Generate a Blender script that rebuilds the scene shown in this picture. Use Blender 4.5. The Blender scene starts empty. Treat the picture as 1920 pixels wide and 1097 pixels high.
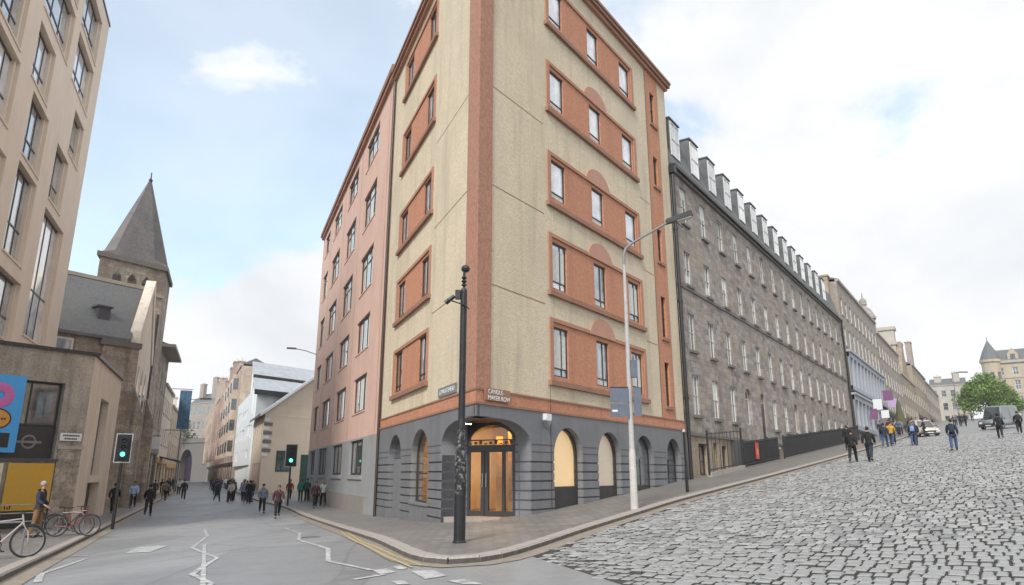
import bpy, bmesh, math, random
from mathutils import Vector, Matrix
random.seed(11)
R = math.radians
S = bpy.context.scene
COL = S.collection
ZE = 1.6                                   # eye height above the road at the camera

# ------------------------------------------------------------------ camera
cam_d = bpy.data.cameras.new('camera')
cam = bpy.data.objects.new('camera', cam_d)
COL.objects.link(cam)
cam_d.sensor_width = 36.0
cam_d.lens = 24.32
cam_d.clip_start = 0.1
cam_d.clip_end = 3000
cam.location = (0, 0, ZE)
cam.rotation_euler = (R(90 + 14.648), 0, 0)
S.camera = cam

# ------------------------------------------------------------------ light, sky, exposure
SUN_DIR = Vector((-0.28, -0.72, 0.62)).normalized()      # towards the sun
sun_d = bpy.data.lights.new('sun', 'SUN')
sun_d.energy = 2.3
sun_d.angle = R(13)
sun_d.color = (1.0, 0.95, 0.88)
sun = bpy.data.objects.new('sun', sun_d)
COL.objects.link(sun)
sun.rotation_euler = (-SUN_DIR).to_track_quat('-Z', 'Y').to_euler()
sun.location = (-20, -10, 60)

W = bpy.data.worlds.new('World')
S.world = W
W.use_nodes = True
wn, wl = W.node_tree.nodes, W.node_tree.links
wn.clear()
w_out = wn.new('ShaderNodeOutputWorld')
w_bg = wn.new('ShaderNodeBackground')
w_bg.inputs['Strength'].default_value = 0.10
wl.new(w_bg.outputs[0], w_out.inputs[0])
sky = wn.new('ShaderNodeTexSky')
sky.sky_type = 'NISHITA'
sky.sun_disc = False
sky.sun_elevation = math.asin(SUN_DIR.z)
sky.sun_rotation = math.atan2(SUN_DIR.x, SUN_DIR.y)
sky.altitude = 50
sky.air_density = 1.0
sky.dust_density = 0.6
sky.ozone_density = 2.0
w_tc = wn.new('ShaderNodeTexCoord')
SKY_SEED = (2.2, 5.1, 8.8)


def wmath(op, a, b=None, c=None, clamp=False):
    n = wn.new('ShaderNodeMath')
    n.operation = op
    n.use_clamp = clamp
    for i, v in enumerate((a, b, c)):
        if v is None:
            continue
        if isinstance(v, (int, float)):
            n.inputs[i].default_value = v
        else:
            wl.new(v, n.inputs[i])
    return n.outputs[0]


def wnoise(scale, detail, rough, dist=0.0, vec=None):
    n = wn.new('ShaderNodeTexNoise')
    n.inputs['Scale'].default_value = scale
    n.inputs['Detail'].default_value = detail
    n.inputs['Roughness'].default_value = rough
    n.inputs['Distortion'].default_value = dist
    wl.new(vec, n.inputs['Vector'])
    return n.outputs['Fac']


w_map = wn.new('ShaderNodeMapping')
w_map.inputs['Scale'].default_value = (1.0, 1.0, 1.5)
w_map.inputs['Location'].default_value = SKY_SEED
wl.new(w_tc.outputs['Generated'], w_map.inputs['Vector'])
w_sep = wn.new('ShaderNodeSeparateXYZ')
wl.new(w_tc.outputs['Generated'], w_sep.inputs[0])
n_big = wnoise(2.6, 9, 0.56, 0.5, w_map.outputs[0])
n_soft = wnoise(3.4, 5, 0.55, 0.3, w_map.outputs[0])
# a front of cloud: thick to the right and near the horizon, open to the left
lean = wmath('MULTIPLY', w_sep.outputs[0], 0.37)
low = wmath('MULTIPLY', wmath('MAXIMUM', wmath('SUBTRACT', 0.40, w_sep.outputs[2]), 0.0), 1.5)
cov = wmath('ADD', wmath('ADD', n_big, lean), low)
cloud = wn.new('ShaderNodeMapRange')
cloud.interpolation_type = 'SMOOTHSTEP'
cloud.inputs['From Min'].default_value = 0.40
cloud.inputs['From Max'].default_value = 0.62
wl.new(cov, cloud.inputs['Value'])
mask = wmath('MAXIMUM', cloud.outputs[0], 0.52)          # thin veil of high cloud everywhere
c_ramp = wn.new('ShaderNodeMix')
c_ramp.data_type = 'RGBA'
c_ramp.inputs['A'].default_value = (6.1, 6.3, 6.55, 1)
c_ramp.inputs['B'].default_value = (7.6, 7.65, 7.75, 1)
shade = wn.new('ShaderNodeMapRange')
shade.inputs['From Min'].default_value = 0.32
shade.inputs['From Max'].default_value = 0.58
wl.new(n_soft, shade.inputs['Value'])
wl.new(shade.outputs[0], c_ramp.inputs['Factor'])
w_mix = wn.new('ShaderNodeMix')
w_mix.data_type = 'RGBA'
wl.new(mask, w_mix.inputs['Factor'])
sky_gain = wn.new('ShaderNodeVectorMath')
sky_gain.operation = 'MULTIPLY'
sky_gain.inputs[1].default_value = (1.8, 2.15, 1.95)
wl.new(sky.outputs[0], sky_gain.inputs[0])
wl.new(sky_gain.outputs[0], w_mix.inputs['A'])
wl.new(c_ramp.outputs['Result'], w_mix.inputs['B'])
wl.new(w_mix.outputs['Result'], w_bg.inputs['Color'])

S.view_settings.view_transform = 'Standard'
S.view_settings.look = 'None'
S.view_settings.exposure = 0.54
S.view_settings.gamma = 1.0
S.view_settings.use_curve_mapping = False
S.cycles.use_denoising = True
S.cycles.max_bounces = 8
S.cycles.diffuse_bounces = 5
S.cycles.glossy_bounces = 3
S.cycles.transmission_bounces = 4
S.cycles.transparent_max_bounces = 8
S.cycles.sample_clamp_indirect = 4.0

# ------------------------------------------------------------------ lay of the land
CX0, CY0 = -1.07667, 21.0                   # the corner of the corner building
DL = Vector((-0.37661, 0.92637))            # up the left street
DR = Vector((0.56876, 0.82250))             # up the hill street
DET = DL.x * DR.y - DL.y * DR.x


def ab(x, y):
    dx, dy = x - CX0, y - CY0
    return (dx * DR.y - dy * DR.x) / DET, (DL.x * dy - DL.y * dx) / DET


def P2(a, b):
    return (CX0 + a * DL.x + b * DR.x, CY0 + a * DL.y + b * DR.y)


def sp(s, w):
    return (s + math.sqrt(s * s + w * w)) / 2


def gz(x, y):
    """height of the pavement surface at x, y; roads lie 0.12 lower"""
    a, b = ab(x, y)
    return ZE - 1.5 - .85 * (1 - math.exp(-sp(a, 3) / 12)) + .075 * min(sp(b, 4), 190)


def rz(x, y):
    return gz(x, y) - 0.12


# ------------------------------------------------------------------ mesh helpers
class MB:
    def __init__(s):
        s.v, s.f = [], []

    def poly(s, pts):
        n = len(s.v)
        s.v += [tuple(p) for p in pts]
        s.f.append(tuple(range(n, n + len(pts))))

    def box(s, x0, x1, y0, y1, z0, z1):
        n = len(s.v)
        s.v += [(x0, y0, z0), (x1, y0, z0), (x1, y1, z0), (x0, y1, z0), (x0, y0, z1), (x1, y0, z1), (x1, y1, z1), (x0, y1, z1)]
        s.f += [tuple(n + i for i in q) for q in ((0, 3, 2, 1), (4, 5, 6, 7), (0, 1, 5, 4), (1, 2, 6, 5), (2, 3, 7, 6), (3, 0, 4, 7))]
        return s

    def hexa(s, p):                          # 8 corners, bottom ring then top ring
        n = len(s.v)
        s.v += [tuple(q) for q in p]
        s.f += [tuple(n + i for i in q) for q in ((0, 3, 2, 1), (4, 5, 6, 7), (0, 1, 5, 4), (1, 2, 6, 5), (2, 3, 7, 6), (3, 0, 4, 7))]
        return s

    def prism(s, pts, z0, z1, top=True, bottom=True):
        n, k = len(s.v), len(pts)
        f0 = z0 if callable(z0) else (lambda x, y: z0)
        f1 = z1 if callable(z1) else (lambda x, y: z1)
        s.v += [(x, y, f0(x, y)) for x, y in pts] + [(x, y, f1(x, y)) for x, y in pts]
        for i in range(k):
            j = (i + 1) % k
            s.f.append((n + i, n + j, n + k + j, n + k + i))
        if top:
            s.f.append(tuple(n + k + i for i in range(k)))
        if bottom:
            s.f.append(tuple(n + k - 1 - i for i in range(k)))
        return s

    def extrude_y(s, pts, y0, y1):           # outline in x,z pushed along y
        n, k = len(s.v), len(pts)
        s.v += [(x, y0, z) for x, z in pts] + [(x, y1, z) for x, z in pts]
        for i in range(k):
            j = (i + 1) % k
            s.f.append((n + i, n + j, n + k + j, n + k + i))
        s.f.append(tuple(n + i for i in range(k)))
        s.f.append(tuple(n + k + k - 1 - i for i in range(k)))
        return s

    def extrude_x(s, pts, x0, x1):           # outline in y,z pushed along x
        n, k = len(s.v), len(pts)
        s.v += [(x0, y, z) for y, z in pts] + [(x1, y, z) for y, z in pts]
        for i in range(k):
            j = (i + 1) % k
            s.f.append((n + i, n + j, n + k + j, n + k + i))
        s.f.append(tuple(n + i for i in range(k)))
        s.f.append(tuple(n + k + k - 1 - i for i in range(k)))
        return s

    def tube(s, path, r, seg=8, cap=True):
        path = [Vector(p) for p in path]
        rs = r if isinstance(r, (list, tuple)) else [r] * len(path)
        n = len(s.v)
        up = None
        for i, p in enumerate(path):
            d = (path[min(i + 1, len(path) - 1)] - path[max(i - 1, 0)]).normalized()
            if up is None:
                up = Vector((0, 0, 1)) if abs(d.z) < .9 else Vector((1, 0, 0))
            x = d.cross(up).normalized()
            y = x.cross(d).normalized()
            up = y
            for k in range(seg):
                an = 2 * math.pi * k / seg
                s.v.append(tuple(p + x * (rs[i] * math.cos(an)) + y * (rs[i] * math.sin(an))))
        for i in range(len(path) - 1):
            for k in range(seg):
                k2 = (k + 1) % seg
                s.f.append((n + i * seg + k, n + i * seg + k2, n + (i + 1) * seg + k2, n + (i + 1) * seg + k))
        if cap:
            s.f.append(tuple(n + seg - 1 - k for k in range(seg)))
            m = n + (len(path) - 1) * seg
            s.f.append(tuple(m + k for k in range(seg)))
        return s

    def lathe(s, prof, cx=0, cy=0, seg=16):
        """profile of (r, z) round the z axis"""
        return s.tube([(cx, cy, z) for r, z in prof], [max(r, 1e-3) for r, z in prof], seg) if False else s._lathe(prof, cx, cy, seg)

    def _lathe(s, prof, cx, cy, seg):
        n = len(s.v)
        for r, z in prof:
            for k in range(seg):
                an = 2 * math.pi * k / seg
                s.v.append((cx + max(r, 1e-3) * math.cos(an), cy + max(r, 1e-3) * math.sin(an), z))
        for i in range(len(prof) - 1):
            for k in range(seg):
                k2 = (k + 1) % seg
                s.f.append((n + i * seg + k, n + i * seg + k2, n + (i + 1) * seg + k2, n + (i + 1) * seg + k))
        s.f.append(tuple(n + seg - 1 - k for k in range(seg)))
        m = n + (len(prof) - 1) * seg
        s.f.append(tuple(m + k for k in range(seg)))
        return s

    def torus(s, c, R0, r0, axis='y', seg=28, sub=6):
        n = len(s.v)
        for i in range(seg):
            A = 2 * math.pi * i / seg
            for k in range(sub):
                B = 2 * math.pi * k / sub
                rr = R0 + r0 * math.cos(B)
                u, v, w = rr * math.cos(A), rr * math.sin(A), r0 * math.sin(B)
                s.v.append((c[0] + u, c[1] + w, c[2] + v) if axis == 'y' else (c[0] + w, c[1] + u, c[2] + v))
        for i in range(seg):
            i2 = (i + 1) % seg
            for k in range(sub):
                k2 = (k + 1) % sub
                s.f.append((n + i * sub + k, n + i2 * sub + k, n + i2 * sub + k2, n + i * sub + k2))
        return s

    def ball(s, c, r, seg=10, rings=6):
        rx, ry, rz_ = r if isinstance(r, (tuple, list)) else (r, r, r)
        n = len(s.v)
        for i in range(rings + 1):
            th = math.pi * i / rings
            for k in range(seg):
                an = 2 * math.pi * k / seg
                q = max(math.sin(th), 1e-3)
                s.v.append((c[0] + rx * q * math.cos(an), c[1] + ry * q * math.sin(an), c[2] + rz_ * math.cos(th)))
        for i in range(rings):
            for k in range(seg):
                k2 = (k + 1) % seg
                s.f.append((n + i * seg + k, n + (i + 1) * seg + k, n + (i + 1) * seg + k2, n + i * seg + k2))
        return s

    def mesh(s, name='m', smooth=False, recalc=True):
        me = bpy.data.meshes.new(name)
        me.from_pydata(s.v, [], s.f)
        if recalc:
            bm = bmesh.new()
            bm.from_mesh(me)
            bmesh.ops.recalc_face_normals(bm, faces=bm.faces)
            bm.to_mesh(me)
            bm.free()
        if smooth:
            for p in me.polygons:
                p.use_smooth = True
        me.update()
        return me


def as_mesh(m, smooth=False):
    return m.mesh(smooth=smooth) if isinstance(m, MB) else m


def tag(o, label=None, cat=None, group=None, kind=None):
    if label:
        o['label'] = label
    if cat:
        o['category'] = cat
    if group:
        o['group'] = group
    if kind:
        o['kind'] = kind
    return o


def add(name, m, mat, parent=None, loc=(0, 0, 0), rot=0.0, smooth=False, **kw):
    me = as_mesh(m, smooth)
    o = bpy.data.objects.new(name, me)
    COL.objects.link(o)
    mt = MAT[mat] if isinstance(mat, str) else mat
    if len(me.materials) == 0:
        me.materials.append(mt)
    elif me.materials[0] != mt:
        o.material_slots[0].link = 'OBJECT'
        o.material_slots[0].material = mt
    if parent is not None:
        o.parent = parent
    o.location = loc
    o.rotation_euler = (0, 0, rot)
    tag(o, kw.get('label'), kw.get('cat'), kw.get('group'), kw.get('kind'))
    return o


def root(name, loc, label, cat, group=None, rot=0.0):
    o = bpy.data.objects.new(name, None)
    COL.objects.link(o)
    o.location = loc
    o.rotation_euler = (0, 0, rot)
    o.empty_display_size = 0.3
    return tag(o, label, cat, group)


class Frame:
    """a facade line: t runs along d from O, y runs into the building"""

    def __init__(s, O, d, flip=False):
        s.O, s.d = Vector(O), Vector(d).normalized()
        s.s = -1.0 if flip else 1.0
        x = s.d * s.s
        s.ang = math.atan2(x.y, x.x)
        s.n_in = Vector((-x.y, x.x))

    def pt(s, t, y=0.0, z=0.0):
        p = s.O + s.d * t + s.n_in * y
        return Vector((p.x, p.y, z + ZE))

    def put(s, name, m, mat, par, t=0.0, y=0.0, z=0.0, smooth=False, **kw):
        """a part of `par` (an unrotated root) in this facade's own axes"""
        return add(name, m, mat, par, s.pt(t, y, z) - par.location, s.ang, smooth, **kw)


def fr_box(F, t0, t1, y0, y1, z0, z1, m=None):
    m = m or MB()
    a, b = sorted((F.s * t0, F.s * t1))
    return m.box(a, b, y0, y1, z0, z1)


def arch_prof(t0, t1, zs, z1, n=14):
    c, r, h = (t0 + t1) / 2, (t1 - t0) / 2, z1 - zs
    return [(c - r * math.cos(math.pi * i / n), zs + h * math.sin(math.pi * i / n)) for i in range(n + 1)]


def wall(F, t0, t1, z0, z1, ops=(), depth=0.25, y=0.0):
    """wall sheet with openings and their reveals.  op = (t0, t1, z0, z1[, profile])"""
    m = MB()
    ts = sorted({t0, t1} | {o[0] for o in ops} | {o[1] for o in ops})
    zs = sorted({z0, z1} | {o[2] for o in ops} | {o[3] for o in ops})
    ts = [t for t in ts if t0 - 1e-6 <= t <= t1 + 1e-6]
    zs = [z for z in zs if z0 - 1e-6 <= z <= z1 + 1e-6]
    q = lambda t, yy, z: (F.s * t, yy, z)
    for i in range(len(ts) - 1):
        for j in range(len(zs) - 1):
            tm, zm = (ts[i] + ts[i + 1]) / 2, (zs[j] + zs[j + 1]) / 2
            if any(o[0] < tm < o[1] and o[2] < zm < o[3] for o in ops):
                continue
            m.poly([q(ts[i], y, zs[j]), q(ts[i + 1], y, zs[j]), q(ts[i + 1], y, zs[j + 1]), q(ts[i], y, zs[j + 1])])
    for o in ops:
        a, b, c, d = o[:4]
        prof = o[4] if len(o) > 4 else [(a, d), (b, d)]
        D = y + depth
        for (ta, za), (tb, zb) in zip(prof[:-1], prof[1:]):
            if max(za, zb) < d - 1e-5 or min(za, zb) < d - 1e-5:
                m.poly([q(ta, y, za), q(tb, y, zb), q(tb, y, d), q(ta, y, d)])
            if d < z1 - 1e-4 or len(o) > 4:
                m.poly([q(ta, y, za), q(tb, y, zb), q(tb, D, zb), q(ta, D, za)])
        if a > t0 + 1e-4:
            m.poly([q(a, y, c), q(a, y, prof[0][1]), q(a, D, prof[0][1]), q(a, D, c)])
        if b < t1 - 1e-4:
            m.poly([q(b, y, c), q(b, y, prof[-1][1]), q(b, D, prof[-1][1]), q(b, D, c)])
        if c > z0 + 1e-4:
            m.poly([q(a, y, c), q(b, y, c), q(b, D, c), q(a, D, c)])
    return m


_cache = {}


def cached(key, fn):
    if key not in _cache:
        _cache[key] = fn()
    return _cache[key]


def bars(w, h, fw, bx=(), bz=(), d0=0.0, d1=0.07, bw=None):
    """window frame with upright bars at bx (fractions) and cross bars at bz"""
    bw = bw or fw * .7
    m = MB()
    m.box(-w / 2, -w / 2 + fw, d0, d1, 0, h)
    m.box(w / 2 - fw, w / 2, d0, d1, 0, h)
    m.box(-w / 2 + fw, w / 2 - fw, d0, d1, 0, fw)
    m.box(-w / 2 + fw, w / 2 - fw, d0, d1, h - fw, h)
    zz = sorted([fw] + [h * f for f in bz] + [h - fw])
    for f in bz:
        m.box(-w / 2 + fw, w / 2 - fw, d0 + .003, d1 - .003, h * f - bw / 2, h * f + bw / 2)
    for f in bx:
        m.box(-w / 2 + w * f - bw / 2, -w / 2 + w * f + bw / 2, d0 + .006, d1 - .006, fw, h - fw)
    return m


def window(F, par, t0, t1, z0, z1, rec=0.18, frame='frame_dark', pane='glass_dark', fw=0.06, bx=(), bz=(), sill=None,
           sill_mat=None, blind=None, blind_mat='blind', name='window', label=None, strips=None):
    w, h = round(abs(t1 - t0), 3), round(z1 - z0, 3)
    me = cached(('win', w, h, fw, tuple(bx), tuple(bz)), lambda: bars(w, h, fw, bx, bz).mesh('window_frame'))
    o = F.put(name, me, frame, par, (t0 + t1) / 2, rec, z0, label=label)
    pm = cached(('pane', w, h, fw), lambda: MB().box(-w / 2 + fw * .6, w / 2 - fw * .6, .04, .055, fw * .6, h - fw * .6).mesh('pane'))
    add('pane', pm, pane, o)
    if sill:
        over, proj, th = sill
        sm = cached(('sill', w, rec, sill), lambda: MB().box(-w / 2 - over, w / 2 + over, -rec - proj, .0, -th, -.004).mesh('sill'))
        add('sill', sm, sill_mat, o)
    if blind:
        f0, f1 = blind
        bm_ = cached(('blind', w, h, fw, blind), lambda: MB().box(-w / 2 + fw, w / 2 - fw, .030, .036, fw + (h - 2 * fw) * f0, fw + (h - 2 * fw) * f1).mesh('blind'))
        add('blind', bm_, blind_mat, o)
    for f0, f1 in strips or ():
        sm_ = cached(('strip', w, h, fw, f0, f1), lambda: MB().box(-w / 2 + w * f0, -w / 2 + w * f1, .030, .036, fw, h - fw).mesh('curtain'))
        add('curtain', sm_, blind_mat, o)
    return o

# ------------------------------------------------------------------ materials
MAT = {}


class NT:
    def __init__(s, name):
        s.m = bpy.data.materials.new(name)
        s.m.use_nodes = True
        s.n, s.l = s.m.node_tree.nodes, s.m.node_tree.links
        s.b = s.n['Principled BSDF']
        MAT[name] = s.m

    def new(s, t, **kw):
        n = s.n.new(t)
        for k, v in kw.items():
            setattr(n, k, v)
        return n

    def set(s, node, **kw):
        for k, v in kw.items():
            node.inputs[k.replace('_', ' ')].default_value = v

    def vec(s, kind='Object', scale=(1, 1, 1), xz=False):
        if kind == 'World':
            o = s.new('ShaderNodeNewGeometry').outputs['Position']
        else:
            o = s.new('ShaderNodeTexCoord').outputs[kind]
        if xz:
            sx = s.new('ShaderNodeSeparateXYZ')
            s.l.new(o, sx.inputs[0])
            ad = s.new('ShaderNodeMath', operation='ADD')
            s.l.new(sx.outputs[0], ad.inputs[0])
            s.l.new(sx.outputs[1], ad.inputs[1])
            cx = s.new('ShaderNodeCombineXYZ')
            s.l.new(ad.outputs[0], cx.inputs[0])
            s.l.new(sx.outputs[2], cx.inputs[1])
            o = cx.outputs[0]
        mp = s.new('ShaderNodeMapping')
        mp.inputs['Scale'].default_value = scale
        s.l.new(o, mp.inputs[0])
        return mp.outputs[0]

    def noise(s, vec, scale, detail=6, rough=.6, dist=0.):
        n = s.new('ShaderNodeTexNoise')
        n.inputs['Scale'].default_value = scale
        n.inputs['Detail'].default_value = detail
        n.inputs['Roughness'].default_value = rough
        n.inputs['Distortion'].default_value = dist
        s.l.new(vec, n.inputs['Vector'])
        return n.outputs['Fac']

    def ramp(s, fac, lo, hi):
        n = s.new('ShaderNodeMapRange')
        n.inputs['From Min'].default_value = lo
        n.inputs['From Max'].default_value = hi
        s.l.new(fac, n.inputs['Value'])
        return n.outputs[0]

    def mix(s, fac, a, b, mode='MIX'):
        n = s.new('ShaderNodeMix', data_type='RGBA', blend_type=mode)
        for k, v in (('Factor', fac), ('A', a), ('B', b)):
            if isinstance(v, (int, float)):
                n.inputs[k].default_value = v
            elif isinstance(v, tuple):
                n.inputs[k].default_value = v + (1,) if len(v) == 3 else v
            else:
                s.l.new(v, n.inputs[k])
        return n.outputs['Result']

    def bump(s, h, strength=.3, dist=.02):
        n = s.new('ShaderNodeBump')
        n.inputs['Strength'].default_value = strength
        n.inputs['Distance'].default_value = dist
        s.l.new(h, n.inputs['Height'])
        s.l.new(n.outputs[0], s.b.inputs['Normal'])

    def base(s, c):
        if isinstance(c, tuple):
            s.b.inputs['Base Color'].default_value = c + (1,)
        else:
            s.l.new(c, s.b.inputs['Base Color'])

    def rough(s, r):
        if isinstance(r, (int, float)):
            s.b.inputs['Roughness'].default_value = r
        else:
            s.l.new(r, s.b.inputs['Roughness'])


def plain(name, c, rough=.5, metal=0., var=.12, scale=6., emit=None, es=1.):
    t = NT(name)
    v = t.vec('Object')
    f = t.noise(v, scale, 5)
    dark = tuple(x * (1 - var) for x in c)
    lite = tuple(min(1, x * (1 + var)) for x in c)
    t.base(t.mix(t.ramp(f, .3, .7), dark, lite))
    t.rough(rough)
    t.b.inputs['Metallic'].default_value = metal
    if emit:
        t.b.inputs['Emission Color'].default_value = emit + (1,)
        t.b.inputs['Emission Strength'].default_value = es
    return t


def mottled(name, c1, c2, scale=1.2, fine=18., rough=.85, bump=.25, stain=None, stain_amt=.35, dist=.02, speck=.35):
    """rendered or stone surface: broad patches, fine grain and streaky weathering"""
    t = NT(name)
    v = t.vec('Object')
    big = t.ramp(t.noise(v, scale, 6, .6, .2), .32, .68)
    c = t.mix(big, c1, c2)
    fi = t.noise(v, fine, 4, .7)
    c = t.mix(speck, c, t.mix(t.ramp(fi, .35, .65), tuple(x * .72 for x in c1), tuple(min(1, x * 1.22) for x in c2)))
    if stain:
        vs = t.vec('Object', (1.6, 1.6, .16))
        st = t.ramp(t.noise(vs, 1.5, 7, .65, .3), .48, .78)
        ml = t.new('ShaderNodeMath', operation='MULTIPLY')
        t.l.new(st, ml.inputs[0])
        ml.inputs[1].default_value = stain_amt
        c = t.mix(ml.outputs[0], c, stain)
    t.base(c)
    t.rough(rough)
    t.bump(fi, bump, dist)
    return t


def masonry(name, cols, mortar, bw, bh, scale_off=.5, msize=.012, rough=.9, bump=.5, patch=None, pscale=.5, irregular=0., stain=None, stain_amt=.3, grain=.55):
    """coursed blocks in the x-z plane of the part"""
    t = NT(name)
    v = t.vec('Object', xz=True)
    if irregular:
        nv = t.new('ShaderNodeTexNoise')
        nv.inputs['Scale'].default_value = 2.2
        t.l.new(v, nv.inputs['Vector'])
        mx = t.new('ShaderNodeMix', data_type='VECTOR')
        mx.inputs['Factor'].default_value = irregular
        t.l.new(v, mx.inputs['A'])
        t.l.new(nv.outputs['Color'], mx.inputs['B'])
        v = mx.outputs['Result']
    br = t.new('ShaderNodeTexBrick')
    br.offset = scale_off
    br.inputs['Color1'].default_value = cols[0] + (1,)
    br.inputs['Color2'].default_value = cols[1] + (1,)
    br.inputs['Mortar'].default_value = mortar + (1,)
    br.inputs['Scale'].default_value = 1.0
    br.inputs['Mortar Size'].default_value = msize
    br.inputs['Mortar Smooth'].default_value = .3
    br.inputs['Bias'].default_value = 0.
    br.inputs['Brick Width'].default_value = bw
    br.inputs['Row Height'].default_value = bh
    t.l.new(v, br.inputs['Vector'])
    c = br.outputs['Color']
    v3 = t.vec('Object')
    fi = t.noise(v3, 9., 6, .7)
    c = t.mix(grain, c, t.mix(t.ramp(fi, .3, .7), tuple(x * .55 for x in cols[0]), tuple(min(1, x * 1.35) for x in cols[1])))
    if patch:
        pf = t.ramp(t.noise(v3, pscale, 6, .65, .3), .42, .62)
        ml = t.new('ShaderNodeMath', operation='MULTIPLY')
        t.l.new(pf, ml.inputs[0])
        ml.inputs[1].default_value = .6
        c = t.mix(ml.outputs[0], c, patch)
    if stain:
        vs = t.vec('Object', (1.3, 1.3, .14))
        st = t.ramp(t.noise(vs, 1.1, 7, .65, .3), .5, .75)
        ml2 = t.new('ShaderNodeMath', operation='MULTIPLY')
        t.l.new(st, ml2.inputs[0])
        ml2.inputs[1].default_value = stain_amt
        c = t.mix(ml2.outputs[0], c, stain)
    t.base(c)
    t.rough(rough)
    mt = t.new('ShaderNodeMath', operation='SUBTRACT')
    t.l.new(fi, mt.inputs[0])
    t.l.new(br.outputs['Fac'], mt.inputs[1])
    t.bump(mt.outputs[0], bump, .02)
    return t


def glass(name, tint, rough=.06, refl=.5, c2=None):
    """window pane seen from the street: tinted base under a reflecting sheet"""
    t = NT(name)
    v = t.vec('World', (.9, .9, .6))
    f = t.ramp(t.noise(v, 1.5, 4, .6, .6), .35, .62)
    t.base(t.mix(f, tint, c2 or tuple(x * .5 for x in tint)))
    t.rough(rough)
    t.b.inputs['Specular IOR Level'].default_value = refl
    t.b.inputs['Coat Weight'].default_value = 1.0
    t.b.inputs['Coat Roughness'].default_value = .03
    t.b.inputs['Coat IOR'].default_value = 1.9
    return t


# corner building
masonry('render_yellow', ((.62, .515, .36), (.73, .62, .46)), (.65, .56, .43), .23, .085, .5, .012, .9, .5, (.56, .48, .35), .35, .0, (.40, .335, .25), .62, .35)
masonry('brick_orange', ((.48, .20, .11), (.56, .255, .15)), (.42, .25, .17), .225, .075, .5, .008, .85, .3, None, .5, .0, (.30, .14, .09), .5, .45)
masonry('brick_brown', ((.37, .185, .125), (.44, .225, .155)), (.38, .2, .13), .225, .075, .5, .008, .85, .3)
mottled('sandstone_red', (.38, .18, .115), (.46, .245, .165), 2.0, 22., .8, .2, (.25, .12, .07), .3)
mottled('sandstone_brown', (.26, .13, .085), (.35, .19, .125), 2.0, 22., .8, .2)
mottled('keystone_pink', (.46, .24, .17), (.52, .29, .21), 2.0, 30., .85, .2)
mottled('base_grey', (.15, .152, .162), (.21, .212, .224), .8, 26., .6, .25, (.11, .11, .115), .55)
mottled('base_grey_dark', (.06, .06, .068), (.08, .08, .09), 1., 26., .6, .2)
plain('frame_dark', (.035, .032, .032), .4)
plain('frame_brown', (.05, .03, .022), .45)
plain('frame_white', (.62, .62, .60), .5)
plain('frame_grey', (.2, .2, .21), .5)
glass('glass_pale', (.50, .56, .63), .08, .6, (.86, .89, .93))  # pale base stands in for net curtains and reflected sky
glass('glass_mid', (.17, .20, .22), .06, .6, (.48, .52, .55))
glass('glass_dark', (.02, .023, .026), .05, .6, (.07, .08, .085))
glass('glass_dim', (.05, .06, .065), .05, .6, (.16, .18, .19))
plain('blind', (.66, .66, .62), .8)
plain('curtain', (.62, .60, .54), .85, scale=20)
# pink building
mottled('render_pink', (.62, .40, .315), (.70, .49, .40), .9, 16., .85, .3, (.38, .2, .15), .4)
mottled('render_grey', (.27, .275, .28), (.34, .345, .35), .8, 20., .8, .2, (.2, .2, .2), .3)
mottled('render_grey_low', (.24, .215, .195), (.29, .26, .24), .8, 20., .8, .2, (.17, .15, .14), .4)
# stone terrace and others on the hill
masonry('stone_terrace', ((.13, .113, .107), (.45, .40, .378)), (.26, .237, .222), .56, .27, .5, .016, .9, .8, (.36, .29, .21), .45, .12, (.12, .10, .095), .5, .38)
masonry('stone_grey', ((.17, .15, .138), (.44, .39, .355)), (.24, .21, .19), .55, .26, .5, .012, .9, .6, (.34, .27, .19), .4, .1, (.13, .115, .105), .5)
masonry('stone_warm', ((.33, .26, .19), (.42, .34, .25)), (.3, .25, .2), .6, .3, .5, .012, .9, .6, (.24, .2, .16), .35, .1, (.15, .125, .1), .5)
masonry('stone_pale', ((.44, .40, .34), (.54, .49, .42)), (.4, .36, .3), .6, .3, .5, .01, .9, .4, (.36, .32, .26), .3, .1, (.25, .22, .18), .4)
masonry('stone_church', ((.19, .155, .12), (.56, .475, .39)), (.28, .235, .19), .6, .3, .5, .014, .9, .7, (.15, .12, .09), .35, .12, (.06, .05, .04), .78)
masonry('stone_gold', ((.40, .34, .25), (.50, .43, .32)), (.38, .33, .25), .7, .35, .5, .012, .9, .5, (.42, .32, .2), .3, .1, (.22, .18, .13), .5)
mottled('stone_trim', (.36, .32, .28), (.44, .39, .34), 1.5, 20., .85, .3, (.2, .17, .15), .5)
mottled('stone_trim_dark', (.15, .135, .125), (.2, .18, .165), 1.5, 20., .85, .3)
masonry('slate', ((.10, .103, .11), (.16, .163, .17)), (.06, .06, .065), .3, .2, .5, .012, .7, .6, (.15, .155, .13), .5)
masonry('slate_spire', ((.085, .08, .083), (.17, .16, .16)), (.08, .075, .075), .35, .25, .5, .014, .8, .6, (.2, .17, .15), .6)
plain('lead_grey', (.115, .118, .125), .55, .0, .25, 3.)
plain('shop_white', (.34, .36, .40), .5)
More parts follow.
